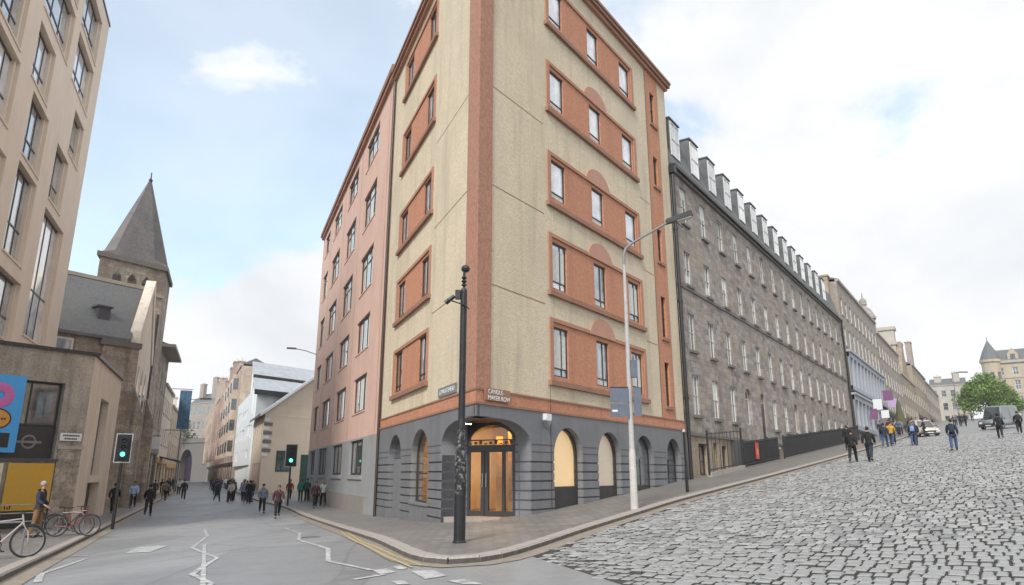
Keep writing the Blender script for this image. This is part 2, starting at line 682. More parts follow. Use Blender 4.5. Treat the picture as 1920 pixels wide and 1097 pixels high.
# left side
mottled('cladding_beige', (.66, .56, .45), (.74, .64, .53), .5, 40., .7, .1, (.42, .31, .22), .25)
mottled('cladding_light', (.66, .57, .47), (.72, .63, .53), .5, 40., .7, .1)
mottled('concrete_brown', (.22, .19, .16), (.46, .41, .345), .8, 10., .85, .5, (.1, .085, .07), .7)
mottled('sandstone_tan', (.68, .59, .49), (.77, .68, .57), .8, 18., .85, .3, (.24, .18, .13), .5)
mottled('render_cream', (.64, .53, .41), (.70, .59, .47), .6, 20., .85, .2, (.48, .37, .27), .3)
mottled('render_white', (.66, .68, .68), (.76, .78, .78), .5, 12., .8, .3, (.5, .52, .52), .3)
mottled('render_tan', (.46, .35, .27), (.55, .43, .34), .5, 12., .85, .3, (.3, .22, .17), .5)
masonry('stone_red_far', ((.40, .28, .23), (.46, .33, .28)), (.3, .2, .17), .7, .35, .5, .012, .9, .4, (.22, .15, .12), .3, .1)
masonry('stone_tenement', ((.48, .39, .31), (.56, .46, .37)), (.35, .28, .22), .7, .35, .5, .012, .9, .4, (.3, .21, .16), .3, .1, (.2, .15, .12), .5)
plain('roof_metal', (.40, .41, .43), .4, .0, .2, 1.2)
# ground
t = NT('asphalt')
v = t.vec('World')
f1 = t.noise(v, 55., 4, .7)
f2 = t.ramp(t.noise(t.vec('World', (1.6, .35, 1)), .28, 6, .6, .4), .35, .65)
f3 = t.ramp(t.noise(v, 1.4, 6, .7, .3), .4, .7)
c = t.mix(f2, (.21, .21, .212), (.34, .34, .342))
c = t.mix(.35, c, t.mix(t.ramp(f1, .3, .7), (.12, .12, .121), (.36, .36, .36)))
m5 = t.new('ShaderNodeMath', operation='MULTIPLY')
t.l.new(f3, m5.inputs[0])
m5.inputs[1].default_value = .22
c = t.mix(m5.outputs[0], c, (.14, .14, .142))
# tar bands, cracks and reinstated patches
ro = t.new('ShaderNodeMapping')
ro.inputs['Rotation'].default_value = (0, 0, R(-22))
ro.inputs['Scale'].default_value = (.42, .12, 1)
t.l.new(t.new('ShaderNodeNewGeometry').outputs['Position'], ro.inputs[0])
vo = t.new('ShaderNodeTexVoronoi', feature='DISTANCE_TO_EDGE')
vo.inputs['Scale'].default_value = .9
t.l.new(ro.outputs[0], vo.inputs['Vector'])
vc = t.new('ShaderNodeTexVoronoi')
vc.inputs['Scale'].default_value = .9
t.l.new(ro.outputs[0], vc.inputs['Vector'])
sx = t.new('ShaderNodeSeparateColor')
t.l.new(vc.outputs['Color'], sx.inputs[0])
c = t.mix(t.ramp(sx.outputs[0], .55, .56), c, t.mix(.5, c, (.17, .17, .172)))
ck = t.ramp(vo.outputs['Distance'], .012, .004)
ckm = t.new('ShaderNodeMath', operation='MULTIPLY', use_clamp=True)
t.l.new(ck, ckm.inputs[0])
ckm.inputs[1].default_value = .3
c = t.mix(ckm.outputs[0], c, (.07, .07, .072))
t.base(c)
t.rough(t.ramp(t.mix(.5, f2, f3), -1.5, 2.2))
t.b.inputs['Specular IOR Level'].default_value = .5
t.bump(f1, .35, .006)
t = NT('gutter')
v = t.vec('World')
f1 = t.noise(v, 6., 5, .7)
t.base(t.mix(t.ramp(f1, .3, .7), (.20, .17, .135), (.33, .28, .225)))
t.rough(.75)
t.bump(f1, .6, .01)
t = NT('paving')
rot = t.new('ShaderNodeMapping')
rot.inputs['Rotation'].default_value = (0, 0, R(34.7))
t.l.new(t.new('ShaderNodeNewGeometry').outputs['Position'], rot.inputs[0])
br = t.new('ShaderNodeTexBrick')
br.offset = .5
for k, vv in (('Color1', (.15, .138, .128, 1)), ('Color2', (.34, .315, .295, 1)), ('Mortar', (.05, .046, .042, 1)), ('Scale', 1.), ('Mortar Size', .022), ('Bias', 0.), ('Brick Width', .36), ('Row Height', .24)):
    br.inputs[k].default_value = vv
t.l.new(rot.outputs[0], br.inputs['Vector'])
v = t.vec('World')
fi = t.noise(v, 7., 6, .75)
big = t.ramp(t.noise(v, .45, 5, .6, .3), .35, .65)
c = t.mix(.5, br.outputs['Color'], t.mix(t.ramp(fi, .3, .7), (.11, .10, .094), (.40, .37, .345)))
c = t.mix(t.ramp(big, -.5, 2.6), c, (.13, .12, .112))
t.base(c)
t.rough(t.ramp(fi, -1.0, 1.9))
sb = t.new('ShaderNodeMath', operation='SUBTRACT')
t.l.new(fi, sb.inputs[0])
t.l.new(br.outputs['Fac'], sb.inputs[1])
t.bump(sb.outputs[0], .5, .012)
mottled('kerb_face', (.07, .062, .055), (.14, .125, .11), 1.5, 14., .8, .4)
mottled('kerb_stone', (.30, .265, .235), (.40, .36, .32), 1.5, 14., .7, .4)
t = NT('sett_stone')
v = t.vec('World')
isl = t.new('ShaderNodeNewGeometry').outputs['Random Per Island']
f1 = t.noise(v, 14., 5, .7)
c = t.mix(t.ramp(f1, .25, .75), (.17, .168, .165), (.40, .397, .39))
c = t.mix(.6, c, t.mix(isl, (.12, .12, .12), (.40, .395, .385)))
t.base(c)
t.rough(t.ramp(f1, -.9, 1.5))
t.b.inputs['Specular IOR Level'].default_value = .55
t.bump(f1, .6, .02)
t = NT('sett_far')
v = t.vec('World', (1, 1, 1))
f1 = t.noise(v, 2.6, 5, .8)
t.base(t.mix(t.ramp(f1, .35, .65), (.13, .13, .128), (.30, .298, .29)))
t.rough(.5)
t.bump(f1, .8, .05)
mottled('sett_side', (.045, .043, .04), (.10, .096, .09), 3., 20., .95, .4)  # darker sides: joint dirt and shade both put into the colour
mottled('sett_bed', (.030, .028, .025), (.060, .055, .048), 3., 20., .95, .4)
plain('paint_white', (.42, .42, .41), .6, var=.45, scale=5.)
plain('paint_yellow', (.46, .36, .17), .6, var=.25, scale=9.)
# small things
plain('black_paint', (.012, .012, .013), .45, var=.4, scale=8.)
t = NT('pole_bill')
v = t.vec('Object')
vo = t.new('ShaderNodeTexVoronoi')
vo.inputs['Scale'].default_value = 12.
t.l.new(v, vo.inputs['Vector'])
t.base(t.mix(t.ramp(t.noise(v, 9., 5, .7), .5, .62), (.012, .012, .013), (.2, .2, .195)))
t.rough(.7)
mottled('galvanised', (.36, .355, .35), (.47, .465, .46), 2., 16., .6, .2, (.3, .26, .22), .5)
mottled('concrete_post', (.46, .43, .40), (.56, .53, .50), 3., 18., .8, .3, (.33, .29, .26), .5)
plain('sign_back', (.13, .15, .19), .4, .3)
plain('sign_white', (.72, .73, .74), .4, var=.05)
plain('sign_text', (.03, .03, .035), .5)
plain('lamp_glass', (.42, .43, .40), .2)
plain('poster_blue', (.06, .36, .78), .35, var=.04)
plain('poster_pink', (.55, .14, .40), .4, var=.04)
plain('poster_orange', (.62, .29, .05), .4, var=.05)
plain('poster_dark', (.02, .018, .02), .4)
plain('poster_yellow', (.58, .33, .035), .45, var=.05)
plain('signal_green', (.05, .8, .55), .3, emit=(.10, 1.0, .66), es=2.2)
plain('lens_off', (.018, .02, .02), .2)
plain('iron_black', (.02, .021, .023), .5, var=.35)
plain('metal_silver', (.55, .55, .56), .3, .9)
plain('tyre', (.02, .02, .02), .8)
plain('bike_white', (.42, .36, .34), .35)
plain('bike_red', (.16, .03, .035), .35)
plain('bike_black', (.02, .02, .022), .4)
plain('saddle', (.03, .022, .02), .6)
plain('red_paint', (.52, .05, .03), .4)
plain('brass', (.5, .33, .1), .35, .8)
plain('wood_dark', (.06, .035, .022), .5, var=.3)
plain('door_grey', (.19, .19, .195), .5)
plain('door_black', (.012, .012, .013), .35)
plain('timber_gold', (.50, .28, .07), .45, var=.3, scale=3.)
plain('banner_blue', (.05, .12, .20), .6, var=.4, scale=3.)
plain('banner_purple', (.19, .07, .17), .6, var=.3)
plain('arch_purple', (.028, .017, .036), .7, var=.5, scale=1.2)
plain('banner_lilac', (.45, .33, .52), .6)
plain('awning_dark', (.03, .045, .045), .7)
plain('sofa_purple', (.10, .02, .06), .8)
plain('car_silver', (.24, .26, .27), .25, .3)
plain('car_cream', (.64, .60, .54), .25, .1)
plain('headlight', (.7, .7, .66), .15)
plain('tail_red', (.4, .02, .02), .2)
plain('bark', (.09, .065, .045), .9, var=.3)
plain('room_warm', (.62, .47, .26), .8, var=.08, scale=1.)
plain('room_floor', (.26, .14, .06), .5)
plain('lamp_warm', (1, .8, .5), .5, emit=(1.0, .62, .22), es=42.0)
plain('blind_lit', (.72, .56, .34), .9, var=.06, scale=1.5, emit=(1.0, .66, .32), es=.36)
plain('blind_lit_pale', (.62, .52, .42), .9, var=.05, scale=1.5, emit=(1.0, .82, .62), es=.16)
t = NT('clear_glass')
t.n.remove(t.b)
tr = t.new('ShaderNodeBsdfTransparent')
gl = t.new('ShaderNodeBsdfGlossy')
gl.inputs['Roughness'].default_value = .03
lw = t.new('ShaderNodeLayerWeight')
lw.inputs['Blend'].default_value = .5
fp_ = t.new('ShaderNodeMath', operation='POWER')
fp_.inputs[1].default_value = 5.
t.l.new(lw.outputs['Facing'], fp_.inputs[0])
fz = t.new('ShaderNodeMath', operation='MULTIPLY_ADD')
fz.inputs[1].default_value = .85
fz.inputs[2].default_value = .05
t.l.new(fp_.outputs[0], fz.inputs[0])
ms = t.new('ShaderNodeMixShader')
t.l.new(fz.outputs[0], ms.inputs[0])
t.l.new(tr.outputs[0], ms.inputs[1])
t.l.new(gl.outputs[0], ms.inputs[2])
t.l.new(ms.outputs[0], t.n['Material Output'].inputs[0])
t = NT('leaf')
isl = t.new('ShaderNodeNewGeometry').outputs['Random Per Island']
t.base(t.mix(isl, (.06, .12, .015), (.20, .30, .05)))
t.rough(.6)
t = NT('leaf_far')
isl = t.new('ShaderNodeNewGeometry').outputs['Random Per Island']
t.base(t.mix(isl, (.10, .12, .085), (.19, .21, .15)))
t.rough(.7)


def cloth(name, c, rough=.85):
    t = NT(name)
    v = t.vec('Object')
    f = t.noise(v, 9., 4, .6)
    t.base(t.mix(t.ramp(f, .3, .7), tuple(x * .7 for x in c), tuple(min(1, x * 1.2) for x in c)))
    t.rough(rough)
    t.bump(f, .4, .02)


for nm, c in {'skin': (.46, .27, .19), 'hair_dark': (.025, .018, .014), 'hair_brown': (.09, .05, .03), 'hair_grey': (.3, .28, .26), 'hair_fair': (.30, .2, .1),
              'c_black': (.014, .014, .016), 'c_navy': (.022, .03, .052), 'c_denim': (.05, .085, .17), 'c_blue': (.20, .32, .56), 'c_lightblue': (.36, .48, .70),
              'c_red': (.30, .035, .035), 'c_maroon': (.065, .022, .028), 'c_teal': (.03, .22, .17), 'c_green': (.02, .07, .05), 'c_yellow': (.52, .33, .04), 'c_grey': (.14, .14, .15),
              'c_white': (.55, .53, .5), 'c_tan': (.22, .13, .06), 'c_steel': (.17, .22, .30), 'c_pink': (.4, .2, .2), 'c_olive': (.10, .10, .05), 'c_shoe': (.02, .018, .016), 'c_eye': (.02, .015, .01)}.items():
    cloth(nm, c)

# ------------------------------------------------------------------ ground, roads, pavements
def steps(lo, hi, fine_lo, fine_hi, fine, coarse):
    out, x = [], lo
    while x < hi - 1e-6:
        out.append(x)
        x += fine if fine_lo <= x < fine_hi else min(coarse, (fine_lo - x) if x < fine_lo else coarse)
    return out + [hi]


def ab_sheet(As, Bs, zf, skip=None):
    m = MB()
    idx = {}
    for i, a in enumerate(As):
        for j, b in enumerate(Bs):
            x, y = P2(a, b)
            idx[i, j] = len(m.v)
            m.v.append((x, y, zf(x, y)))
    for i in range(len(As) - 1):
        for j in range(len(Bs) - 1):
            if skip and skip((As[i] + As[i + 1]) / 2, (Bs[j] + Bs[j + 1]) / 2):
                continue
            m.f.append((idx[i, j], idx[i + 1, j], idx[i + 1, j + 1], idx[i, j + 1]))
    return m


def up_mesh(m, name):
    me = m.mesh(name, recalc=False)
    if me.polygons and sum(p.normal.z for p in me.polygons) < 0:
        me.flip_normals()
    return me


add('ground', up_mesh(ab_sheet(steps(-400, 700, -40, 80, 2.5, 25), steps(-500, 600, -40, 100, 2.5, 25), lambda x, y: rz(x, y) - .02), 'ground'), 'asphalt', kind='structure')
road = add('road', up_mesh(ab_sheet(steps(-40, 260, -40, 60, 1.0, 5), steps(-45, 14, -45, 14, 1.0, 2), rz, lambda a, b: (a > 1 and b > 0) or (b < -19)), 'road'), 'asphalt', kind='structure')


def catmull(pts, step=.3):
    out = []
    for i in range(len(pts) - 1):
        p0 = Vector(pts[max(i - 1, 0)])
        p1, p2 = Vector(pts[i]), Vector(pts[i + 1])
        p3 = Vector(pts[min(i + 2, len(pts) - 1)])
        n = max(2, int((p2 - p1).length / step))
        for k in range(n):
            u = k / n
            out.append(.5 * ((2 * p1) + (p2 - p0) * u + (2 * p0 - 5 * p1 + 4 * p2 - p3) * u * u + (3 * p1 - p0 - 3 * p2 + p3) * u ** 3))
    out.append(Vector(pts[-1]))
    return out


def resample(pts, d):
    out, acc = [pts[0]], 0.
    for p, q in zip(pts[:-1], pts[1:]):
        L = (q - p).length
        while acc + L >= d:
            u = (d - acc) / L
            p = p + (q - p) * u
            L = (q - p).length
            out.append(p)
            acc = 0.
        acc += L
    return out


KERB_R = [(-100, 235), (-66, 160), (-41, 105), (-24.6, 68.5), (-16.25, 51.3), (-11.6, 40.0), (-7.7, 30.4), (-5.4, 24.2), (-3.65, 19.0), (-2.35, 15.2),
          (-1.75, 13.75), (-1.15, 13.15), (-.55, 13.4), (.05, 14.3), (1.7, 17.9), (3.79, 21.5), (6.33, 25.4), (12.4, 33.4), (20.3, 44.0), (31, 59), (43, 76), (60, 100.5), (85, 137), (130, 202)]
KERB_L = [(-3.5, 2.5), (-5.6, 6.6), (-8.49, 12.31), (-11.05, 17.35), (-14.87, 25.5), (-20.57, 38.4), (-33, 67.8), (-49, 105), (-75, 163), (-108, 235)]


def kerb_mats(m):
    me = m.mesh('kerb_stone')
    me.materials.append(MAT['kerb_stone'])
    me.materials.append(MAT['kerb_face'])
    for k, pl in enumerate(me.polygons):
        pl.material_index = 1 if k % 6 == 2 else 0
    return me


def pavement(name, kerb, side, inner, label):
    """surface from the kerb line inwards, with its kerb stones as parts"""
    line = resample(catmull(kerb, .1), .62)
    m = MB()
    K = 6
    for i, p in enumerate(line):
        q = inner(p)
        for k in range(K + 1):
            r = p.lerp(q, k / K)
            m.v.append((r.x, r.y, gz(r.x, r.y)))
    for i in range(len(line) - 1):
        for k in range(K):
            o = i * (K + 1) + k
            m.f.append((o, o + K + 1, o + K + 2, o + 1))
    pv = add(name, up_mesh(m, name), 'paving', kind='structure')
    far = MB()
    n = 0
    dist = [((p + q) / 2).length for p, q in zip(line[:-1], line[1:])]
    near = set(sorted(range(len(dist)), key=lambda i: dist[i])[:150])
    for i in range(len(line) - 1):
        p, q = line[i], line[i + 1]
        d = (q - p).normalized()
        nn = Vector((-d.y, d.x)) * side
        dp_ = (q - line[max(i - 1, 0)]).normalized()
        dq_ = (line[min(i + 2, len(line) - 1)] - p).normalized()
        n_p, n_q = Vector((-dp_.y, dp_.x)) * side, Vector((-dq_.y, dq_.x)) * side
        p, q = p + d * .006, q - d * .006
        jit = random.uniform(-.003, .003)
        c = []
        for z in (-.3, 0.):
            for pt, off, nv in ((p, 0, n_p), (q, 0, n_q), (q, .26, n_q), (p, .26, n_p)):
                r = pt + nv * (off + (.012 if z == 0 and off == 0 else 0))
                c.append((r.x, r.y, gz(r.x, r.y) + .012 + jit + z))
        # worn arris along the road edge
        mm = far if i not in near else MB()
        o = Vector(c[0]) if i in near else Vector((0, 0, 0))
        b = [Vector(v) - o for v in c]
        lowe = [b[4] - Vector((nn.x, nn.y, 0)) * .03 + Vector((0, 0, -.035)), b[5] - Vector((nn.x, nn.y, 0)) * .03 + Vector((0, 0, -.035))]
        k0 = len(mm.v)
        mm.v += [tuple(v) for v in b + lowe]
        mm.f += [tuple(k0 + j for j in f) for f in ((4, 5, 6, 7), (8, 9, 5, 4), (0, 1, 9, 8), (2, 3, 7, 6), (0, 8, 4, 7, 3), (1, 2, 6, 5, 9))]
        if i in near:
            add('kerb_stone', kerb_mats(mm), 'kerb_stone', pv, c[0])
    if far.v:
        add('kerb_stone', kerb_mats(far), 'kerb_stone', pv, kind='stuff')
    # gutter strip on the road side
    g = MB()
    for i, p in enumerate(line):
        d = (line[min(i + 1, len(line) - 1)] - line[max(i - 1, 0)]).normalized()
        nn = Vector((-d.y, d.x)) * side
        for off in (.05, -.16, -.42):
            r = p + nn * off
            g.v.append((r.x, r.y, rz(r.x, r.y) + .012))
    for i in range(len(line) - 1):
        for k in (0, 1):
            o = i * 3 + k
            g.f.append((o, o + 3, o + 4, o + 1))
    add('gutter', up_mesh(g, 'gutter'), 'gutter', kind='structure')
    return pv


def inner_r(p):
    a, b = ab(p.x, p.y)
    if p.y > 60 and p.x < 0:
        return Vector(P2(a, b + 9))
    if a > 1 and p.x < 0:
        return Vector(P2(a, 2.6))
    if p.x > 1.2:
        return Vector(P2(2.6, b))
    return Vector(P2(max(a, 2.6) if a > -3 else 2.6, 2.6 if b < 2.6 else b))


def inner_l(p):
    a, b = ab(p.x, p.y)
    return Vector(P2(a, b - 26))


pave_r = pavement('pavement', KERB_R, 1, inner_r, '')
pave_l = pavement('pavement', KERB_L, 1, inner_l, '')

# road markings, painted strips 8 mm proud of the road
def strip(name, pts, w, mat='paint_white', close=False, up=.010):
    m = MB()
    P = resample(catmull([Vector(p) for p in pts], .4) if False else [Vector(p) for p in pts], .0) if False else [Vector(p) for p in pts]
    dense = []
    for p, q in zip(P[:-1], P[1:]):
        n = max(1, int((q - p).length / .7))
        dense += [p.lerp(q, k / n) for k in range(n)]
    dense.append(P[-1])
    n = len(dense)
    for i, p in enumerate(dense):
        d0 = (dense[i] - dense[max(i - 1, 0)])
        d1 = (dense[min(i + 1, n - 1)] - dense[i])
        d = ((d0.normalized() if d0.length else d1.normalized()) + (d1.normalized() if d1.length else d0.normalized())).normalized()
        nn = Vector((-d.y, d.x))
        ww = w * random.uniform(.85, 1.1) / 2
        for sgn in (-1, 1):
            r = p + nn * ww * sgn
            m.v.append((r.x, r.y, rz(r.x, r.y) + up))
    for i in range(n - 1):
        m.f.append((2 * i, 2 * i + 2, 2 * i + 3, 2 * i + 1))
    return add(name, up_mesh(m, name), mat, road)


def patch(name, pts, mat='paint_white'):
    m = MB()
    m.poly([(x, y, rz(x, y) + .010) for x, y in pts])
    return add(name, up_mesh(m, name), mat, road)


strip('zigzag_line', [(-12.68, 30.05), (-10.8, 25.93), (-8.75, 20.06), (-6.21, 15.52), (-5.37, 12.43), (-4.56, 11.29), (-4.2, 9.5)], .10)
strip('centre_line', [(-9.01, 21.47), (-4.66, 11.2), (-3.6, 8.7)], .085)
strip('zigzag_line', [(-9.3, 29.77), (-7.46, 25.67), (-6.25, 21.44), (-4.2, 16.77), (-3.5, 14.03), (-2.39, 12.6)], .10)
strip('zigzag_line', [(-2.46, 11.52), (-2.06, 12.06)], .12)
for q in ([(-2.39, 12.6), (-2.15, 12.06), (-1.92, 12.27), (-2.17, 12.78)], [(-1.7, 12.38), (-1.34, 11.45), (-1.03, 11.78), (-1.33, 12.48)], [(-.99, 11.25), (-.72, 10.9), (-.43, 10.86), (-.74, 11.41)],
          [(-2.11, 12.96), (-1.93, 12.59), (-1.79, 12.74), (-1.99, 13.12)], [(-1.84, 11.28), (-1.69, 10.96), (-1.49, 10.96), (-1.68, 11.38)]):
    patch('crossing_dash', q)
strip('yellow_line', [(-5.86, 25.06), (-3.95, 18.62), (-2.5, 14.6), (-1.72, 12.78)], .07, 'paint_yellow', up=.018)
strip('yellow_line', [(-5.64, 24.91), (-3.78, 18.5), (-2.35, 14.7), (-1.58, 13.0)], .07, 'paint_yellow', up=.018)
strip('bay_line', [(-7.64, 11.95), (-8.62, 13.55), (-10.11, 17.49)], .12)
strip('bay_line', [(-10.57, 18.39), (-11.3, 18.6)], .12)
patch('arrow_mark', [(-9.9, 18.82), (-9.3, 18.9), (-10.0, 21.3), (-10.4, 21.6), (-10.75, 21.1)])

# cobbled hill street
NRM = Vector((.82250, -.56876))


def SW(s, w):
    return Vector((CX0, CY0)) + DR * s + NRM * w


bed = MB()
ss = steps(-20, 60, -20, 60, 1.0, 5)
ws = steps(3.2, 60, 3.2, 30, 1.0, 5)


def s_edge(w):
    return -4.86 - .744 * (w - 4.98)


for i, s_ in enumerate(ss):
    for j, w_ in enumerate(ws):
        p = SW(max(s_, s_edge(w_) + .12), w_)
        bed.v.append((p.x, p.y, rz(p.x, p.y) + .006))
for i in range(len(ss) - 1):
    for j in range(len(ws) - 1):
        if ss[i + 1] < s_edge(ws[j]) - 1.5:
            continue
        o = i * len(ws) + j
        bed.f.append((o, o + len(ws), o + len(ws) + 1, o + 1))
cob = add('cobbled_road', up_mesh(bed, 'cobbled_road'), 'sett_bed', kind='structure')

kerb_line = resample(catmull(KERB_R), .5)
kerb_sw = sorted(((p - Vector((CX0, CY0))).dot(DR), (p - Vector((CX0, CY0))).dot(NRM)) for p in kerb_line if p.x > .2)


def kerb_w(s):
    best = min(kerb_sw, key=lambda q: abs(q[0] - s))
    return best[1]


TH = R(14.648)


def project(x, y, z):
    dz = z - ZE
    fwd = y * math.cos(TH) + dz * math.sin(TH)
    up = -y * math.sin(TH) + dz * math.cos(TH)
    if fwd < 1:
        return None
    return 960 + 1297 * x / fwd, 548.5 - 1297 * up / fwd, fwd


def sett_mesh(l, d, h, tilt=(0, 0), c=.03):
    """one granite sett: battered sides, rounded-off top"""
    v = []
    for k, (ix, iz) in enumerate(((0., -.06), (.004, h - c * .9), (c, h))):
        for sx, sy in ((-1, -1), (1, -1), (1, 1), (-1, 1)):
            x, y = sx * (l / 2 - ix), sy * (d / 2 - ix)
            v.append((x, y, iz + (x * tilt[0] + y * tilt[1] if k else 0)))
    f = [(8, 9, 10, 11)]
    for r in (0, 4):
        for k in range(4):
            f.append((r + k, r + (k + 1) % 4, r + 4 + (k + 1) % 4, r + 4 + k))
    return v, f


cand = []
s_ = -9.0
row = 0
while s_ < 60:
    dpt = random.uniform(.29, .37)
    kw = kerb_w(s_) + .38
    w_ = kw + random.uniform(0, .3)
    while w_ < 34:
        ln = random.uniform(.14, .25)
        p = SW(s_ + dpt / 2, w_ + ln / 2)
        if s_ > s_edge(w_) + random.uniform(-.25, .1):
            pr = project(p.x, p.y, rz(p.x, p.y))
            if pr and -60 < pr[0] < 2500 and pr[1] < 1500 and pr[2] < 75:
                cand.append((pr[2] if -20 < pr[0] < 1940 and pr[1] < 1100 else pr[2] + 200, p, ln - random.uniform(.012, .035), dpt - random.uniform(.06, .12)))
        w_ += ln
    s_ += dpt
    row += 1
cand.sort(key=lambda q: q[0])
ang_r = math.atan2(NRM.y, NRM.x)
rest = MB()
slope = .075 * .7
variants = [sett_mesh(1, 1, .05, (0, 0), .06) for _ in range(1)]
for i, (d_, p, ln, dp) in enumerate(cand):
    h = .045 + random.uniform(-.015, .015)
    ca = ang_r + random.uniform(-.05, .05)
    tilt = (random.uniform(-.04, .04), random.uniform(-.06, .05))
    z = rz(p.x, p.y)
    gx = (rz(p.x + .5 * math.cos(ca), p.y + .5 * math.sin(ca)) - z) * 2
    gy = (rz(p.x - .5 * math.sin(ca), p.y + .5 * math.cos(ca)) - z) * 2
    dv = p - Vector((CX0, CY0))
    if dv.dot(DR) < s_edge(dv.dot(NRM)) + .9:
        h *= .35
    v, f = sett_mesh(ln, dp, h, tilt, random.uniform(.015, .03))
    v = [(x, y, zz + x * gx + y * gy) for x, y, zz in v]
    if i < 300:
        m = MB()
        m.v, m.f = v, f
        me = m.mesh('sett', recalc=False)
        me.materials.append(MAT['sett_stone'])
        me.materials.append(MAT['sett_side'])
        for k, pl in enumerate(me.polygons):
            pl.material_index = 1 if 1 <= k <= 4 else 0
        add('sett', me, 'sett_stone', cob, (p.x, p.y, z), ca)
    else:
        cs, sn = math.cos(ca), math.sin(ca)
        o = len(rest.v)
        rest.v += [(p.x + x * cs - y * sn, p.y + x * sn + y * cs, z + zz) for x, y, zz in v]
        rest.f += [tuple(o + k for k in q) for q in f]
me = rest.mesh('setts', recalc=False)
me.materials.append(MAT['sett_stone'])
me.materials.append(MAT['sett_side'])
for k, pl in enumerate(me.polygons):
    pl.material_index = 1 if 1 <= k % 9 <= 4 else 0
add('sett', me, 'sett_stone', cob, kind='stuff')

# ------------------------------------------------------------------ the corner building
CV = Vector((CX0, CY0))
FL = Frame(CV, DL, flip=True)
FR = Frame(CV, DR)
NL, NR = -FL.n_in, -FR.n_in


def corner_off(off):
    """plan point whose distance outside both facades is off"""
    d = NL.x * NR.y - NL.y * NR.x
    return CV + Vector(((off * NR.y - off * NL.y) / d, (NL.x * off - NR.x * off) / d))


def wrap(par, name, mat, tl, tr, out, inn, z0, z1, tl0=None, tr0=None, **kw):
    """a band running round the corner, proud by `out`, let in by `inn`"""
    eL, eR = CV + DL * tl, CV + DR * tr
    co, ci = corner_off(out), corner_off(-inn)
    pts = [eL + NL * out, co, eR + NR * out, eR - NR * inn, ci, eL - NL * inn]
    m = MB().prism([(p.x - par.location.x, p.y - par.location.y) for p in pts], z0 + ZE - par.location.z, z1 + ZE - par.location.z)
    return add(name, m, mat, par, **kw)


cb = root('corner_building', (CX0, CY0, gz(CX0, CY0)), 'tall yellow rendered corner block with orange brick bands and grey arched ground floor', 'building')

# upper walls
RW = [(4.58, 5.62), (7.88, 8.92), (11.16, 12.26)]
RF = [(3.06, 5.50, 3.38, 5.20), (6.36, 8.77, 6.65, 8.47), (9.86, 12.13, 10.28, 11.85), (13.80, 16.10, 14.20, 15.80), (17.70, 20.02, 18.12, 19.72)]
LW = [(5.92, 7.16), (10.05, 11.36)]
LF = [(3.24, 5.46, 3.50, 5.30), (6.65, 8.82, 6.75, 8.55), (10.17, 12.22, 10.35, 12.0), (14.28, 16.5, 14.66, 16.25), (18.36, 20.5, 18.85, 20.25)]
TR, TL = 17.0, 13.92
SW_Z = [(3.1, 5.2), (6.42, 8.5), (10.3, 12.05), (14.4, 16.05), (17.95, 19.8)]
FR.put('wall', wall(FR, 0, TR, 2.5, 20.9, [(4.25, 12.62, f[0], f[1]) for f in RF] + [(14.22, 15.86, 2.5, 20.9)], .04), 'render_yellow', cb)
FL.put('wall', wall(FL, 0, TL, 2.5, 20.9, [(5.62, 11.62, f[0], f[1]) for f in LF], .04), 'render_yellow', cb)
for F, wins, fl, e0, e1 in ((FR, RW, RF, 4.25, 12.62), (FL, LW, LF, 5.62, 11.62)):
    for k, (zb, zt, wz0, wz1) in enumerate(fl):
        F.put('brick_panel', wall(F, e0, e1, zb, zt, [(a, b, wz0, wz1) for a, b in wins], .22, y=.01), 'brick_orange', cb)
        # sandstone surround: head, jambs and a long projecting sill
        F.put('surround', fr_box(F, e0, e1, -.05, .02, zt - .14, zt), 'sandstone_red', cb)
        for a, b in ((e0, e0 + .22), (e1 - .22, e1)):
            F.put('surround', fr_box(F, a, b, -.05, .02, zb + .14, zt - .14), 'sandstone_red', cb)
        F.put('sill_band', fr_box(F, e0 - .08, e1 + .08, -.14, .02, zb - .04, zb + .14), 'sandstone_brown', cb)
        for j, (a, b) in enumerate(wins):
            if F is FR:
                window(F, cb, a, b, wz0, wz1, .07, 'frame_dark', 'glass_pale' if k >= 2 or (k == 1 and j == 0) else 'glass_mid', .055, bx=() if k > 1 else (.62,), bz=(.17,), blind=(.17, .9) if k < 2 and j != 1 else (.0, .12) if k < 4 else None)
            else:
                window(F, cb, a, b, wz0, wz1, .07, 'frame_brown', 'glass_dim' if (k + j) % 3 == 1 else 'glass_mid', .06, bx=(.5,), bz=(.16,))
        if F is FR and k < 4:
            n = 16
            out = [(8.4 - 1.08 * math.cos(math.pi * i / n), zt - .12 + .74 * math.sin(math.pi * i / n)) for i in range(n + 1)]
            F.put('arch_panel', MB().extrude_y(out, -.062, -.004), 'keystone_pink', cb)
for k, (a, b) in enumerate(SW_Z):
    window(FR, cb, 14.8, 15.36, a, b, .09, 'frame_brown', 'glass_dark', .05, bz=(.5,))
    FR.put('sill_band', fr_box(FR, 14.62, 15.54, -.10, .02, a - .16, a - .01), 'sandstone_brown', cb)
FR.put('brick_panel', wall(FR, 14.22, 15.86, 2.5, 20.9, [(14.8, 15.36, a, b) for a, b in SW_Z], .22, y=-.02), 'brick_orange', cb)
for z in (13.1, 9.4, 5.93):
    FR.put('joint', fr_box(FR, .72, 4.0, -.006, .01, z - .016, z + .016), 'sandstone_brown', cb)
    FR.put('joint', fr_box(FR, 12.9, 14.1, -.006, .01, z - .016, z + .016), 'sandstone_brown', cb)
    FL.put('joint', fr_box(FL, 1.15, 5.3, -.006, .01, z - .016, z + .016), 'sandstone_brown', cb)
wrap(cb, 'corner_pilaster', 'brick_brown', 1.12, .66, .05, .2, 2.5, 20.9)
wrap(cb, 'brick_band', 'brick_orange', TL, TR, .03, .2, 2.06, 2.5)
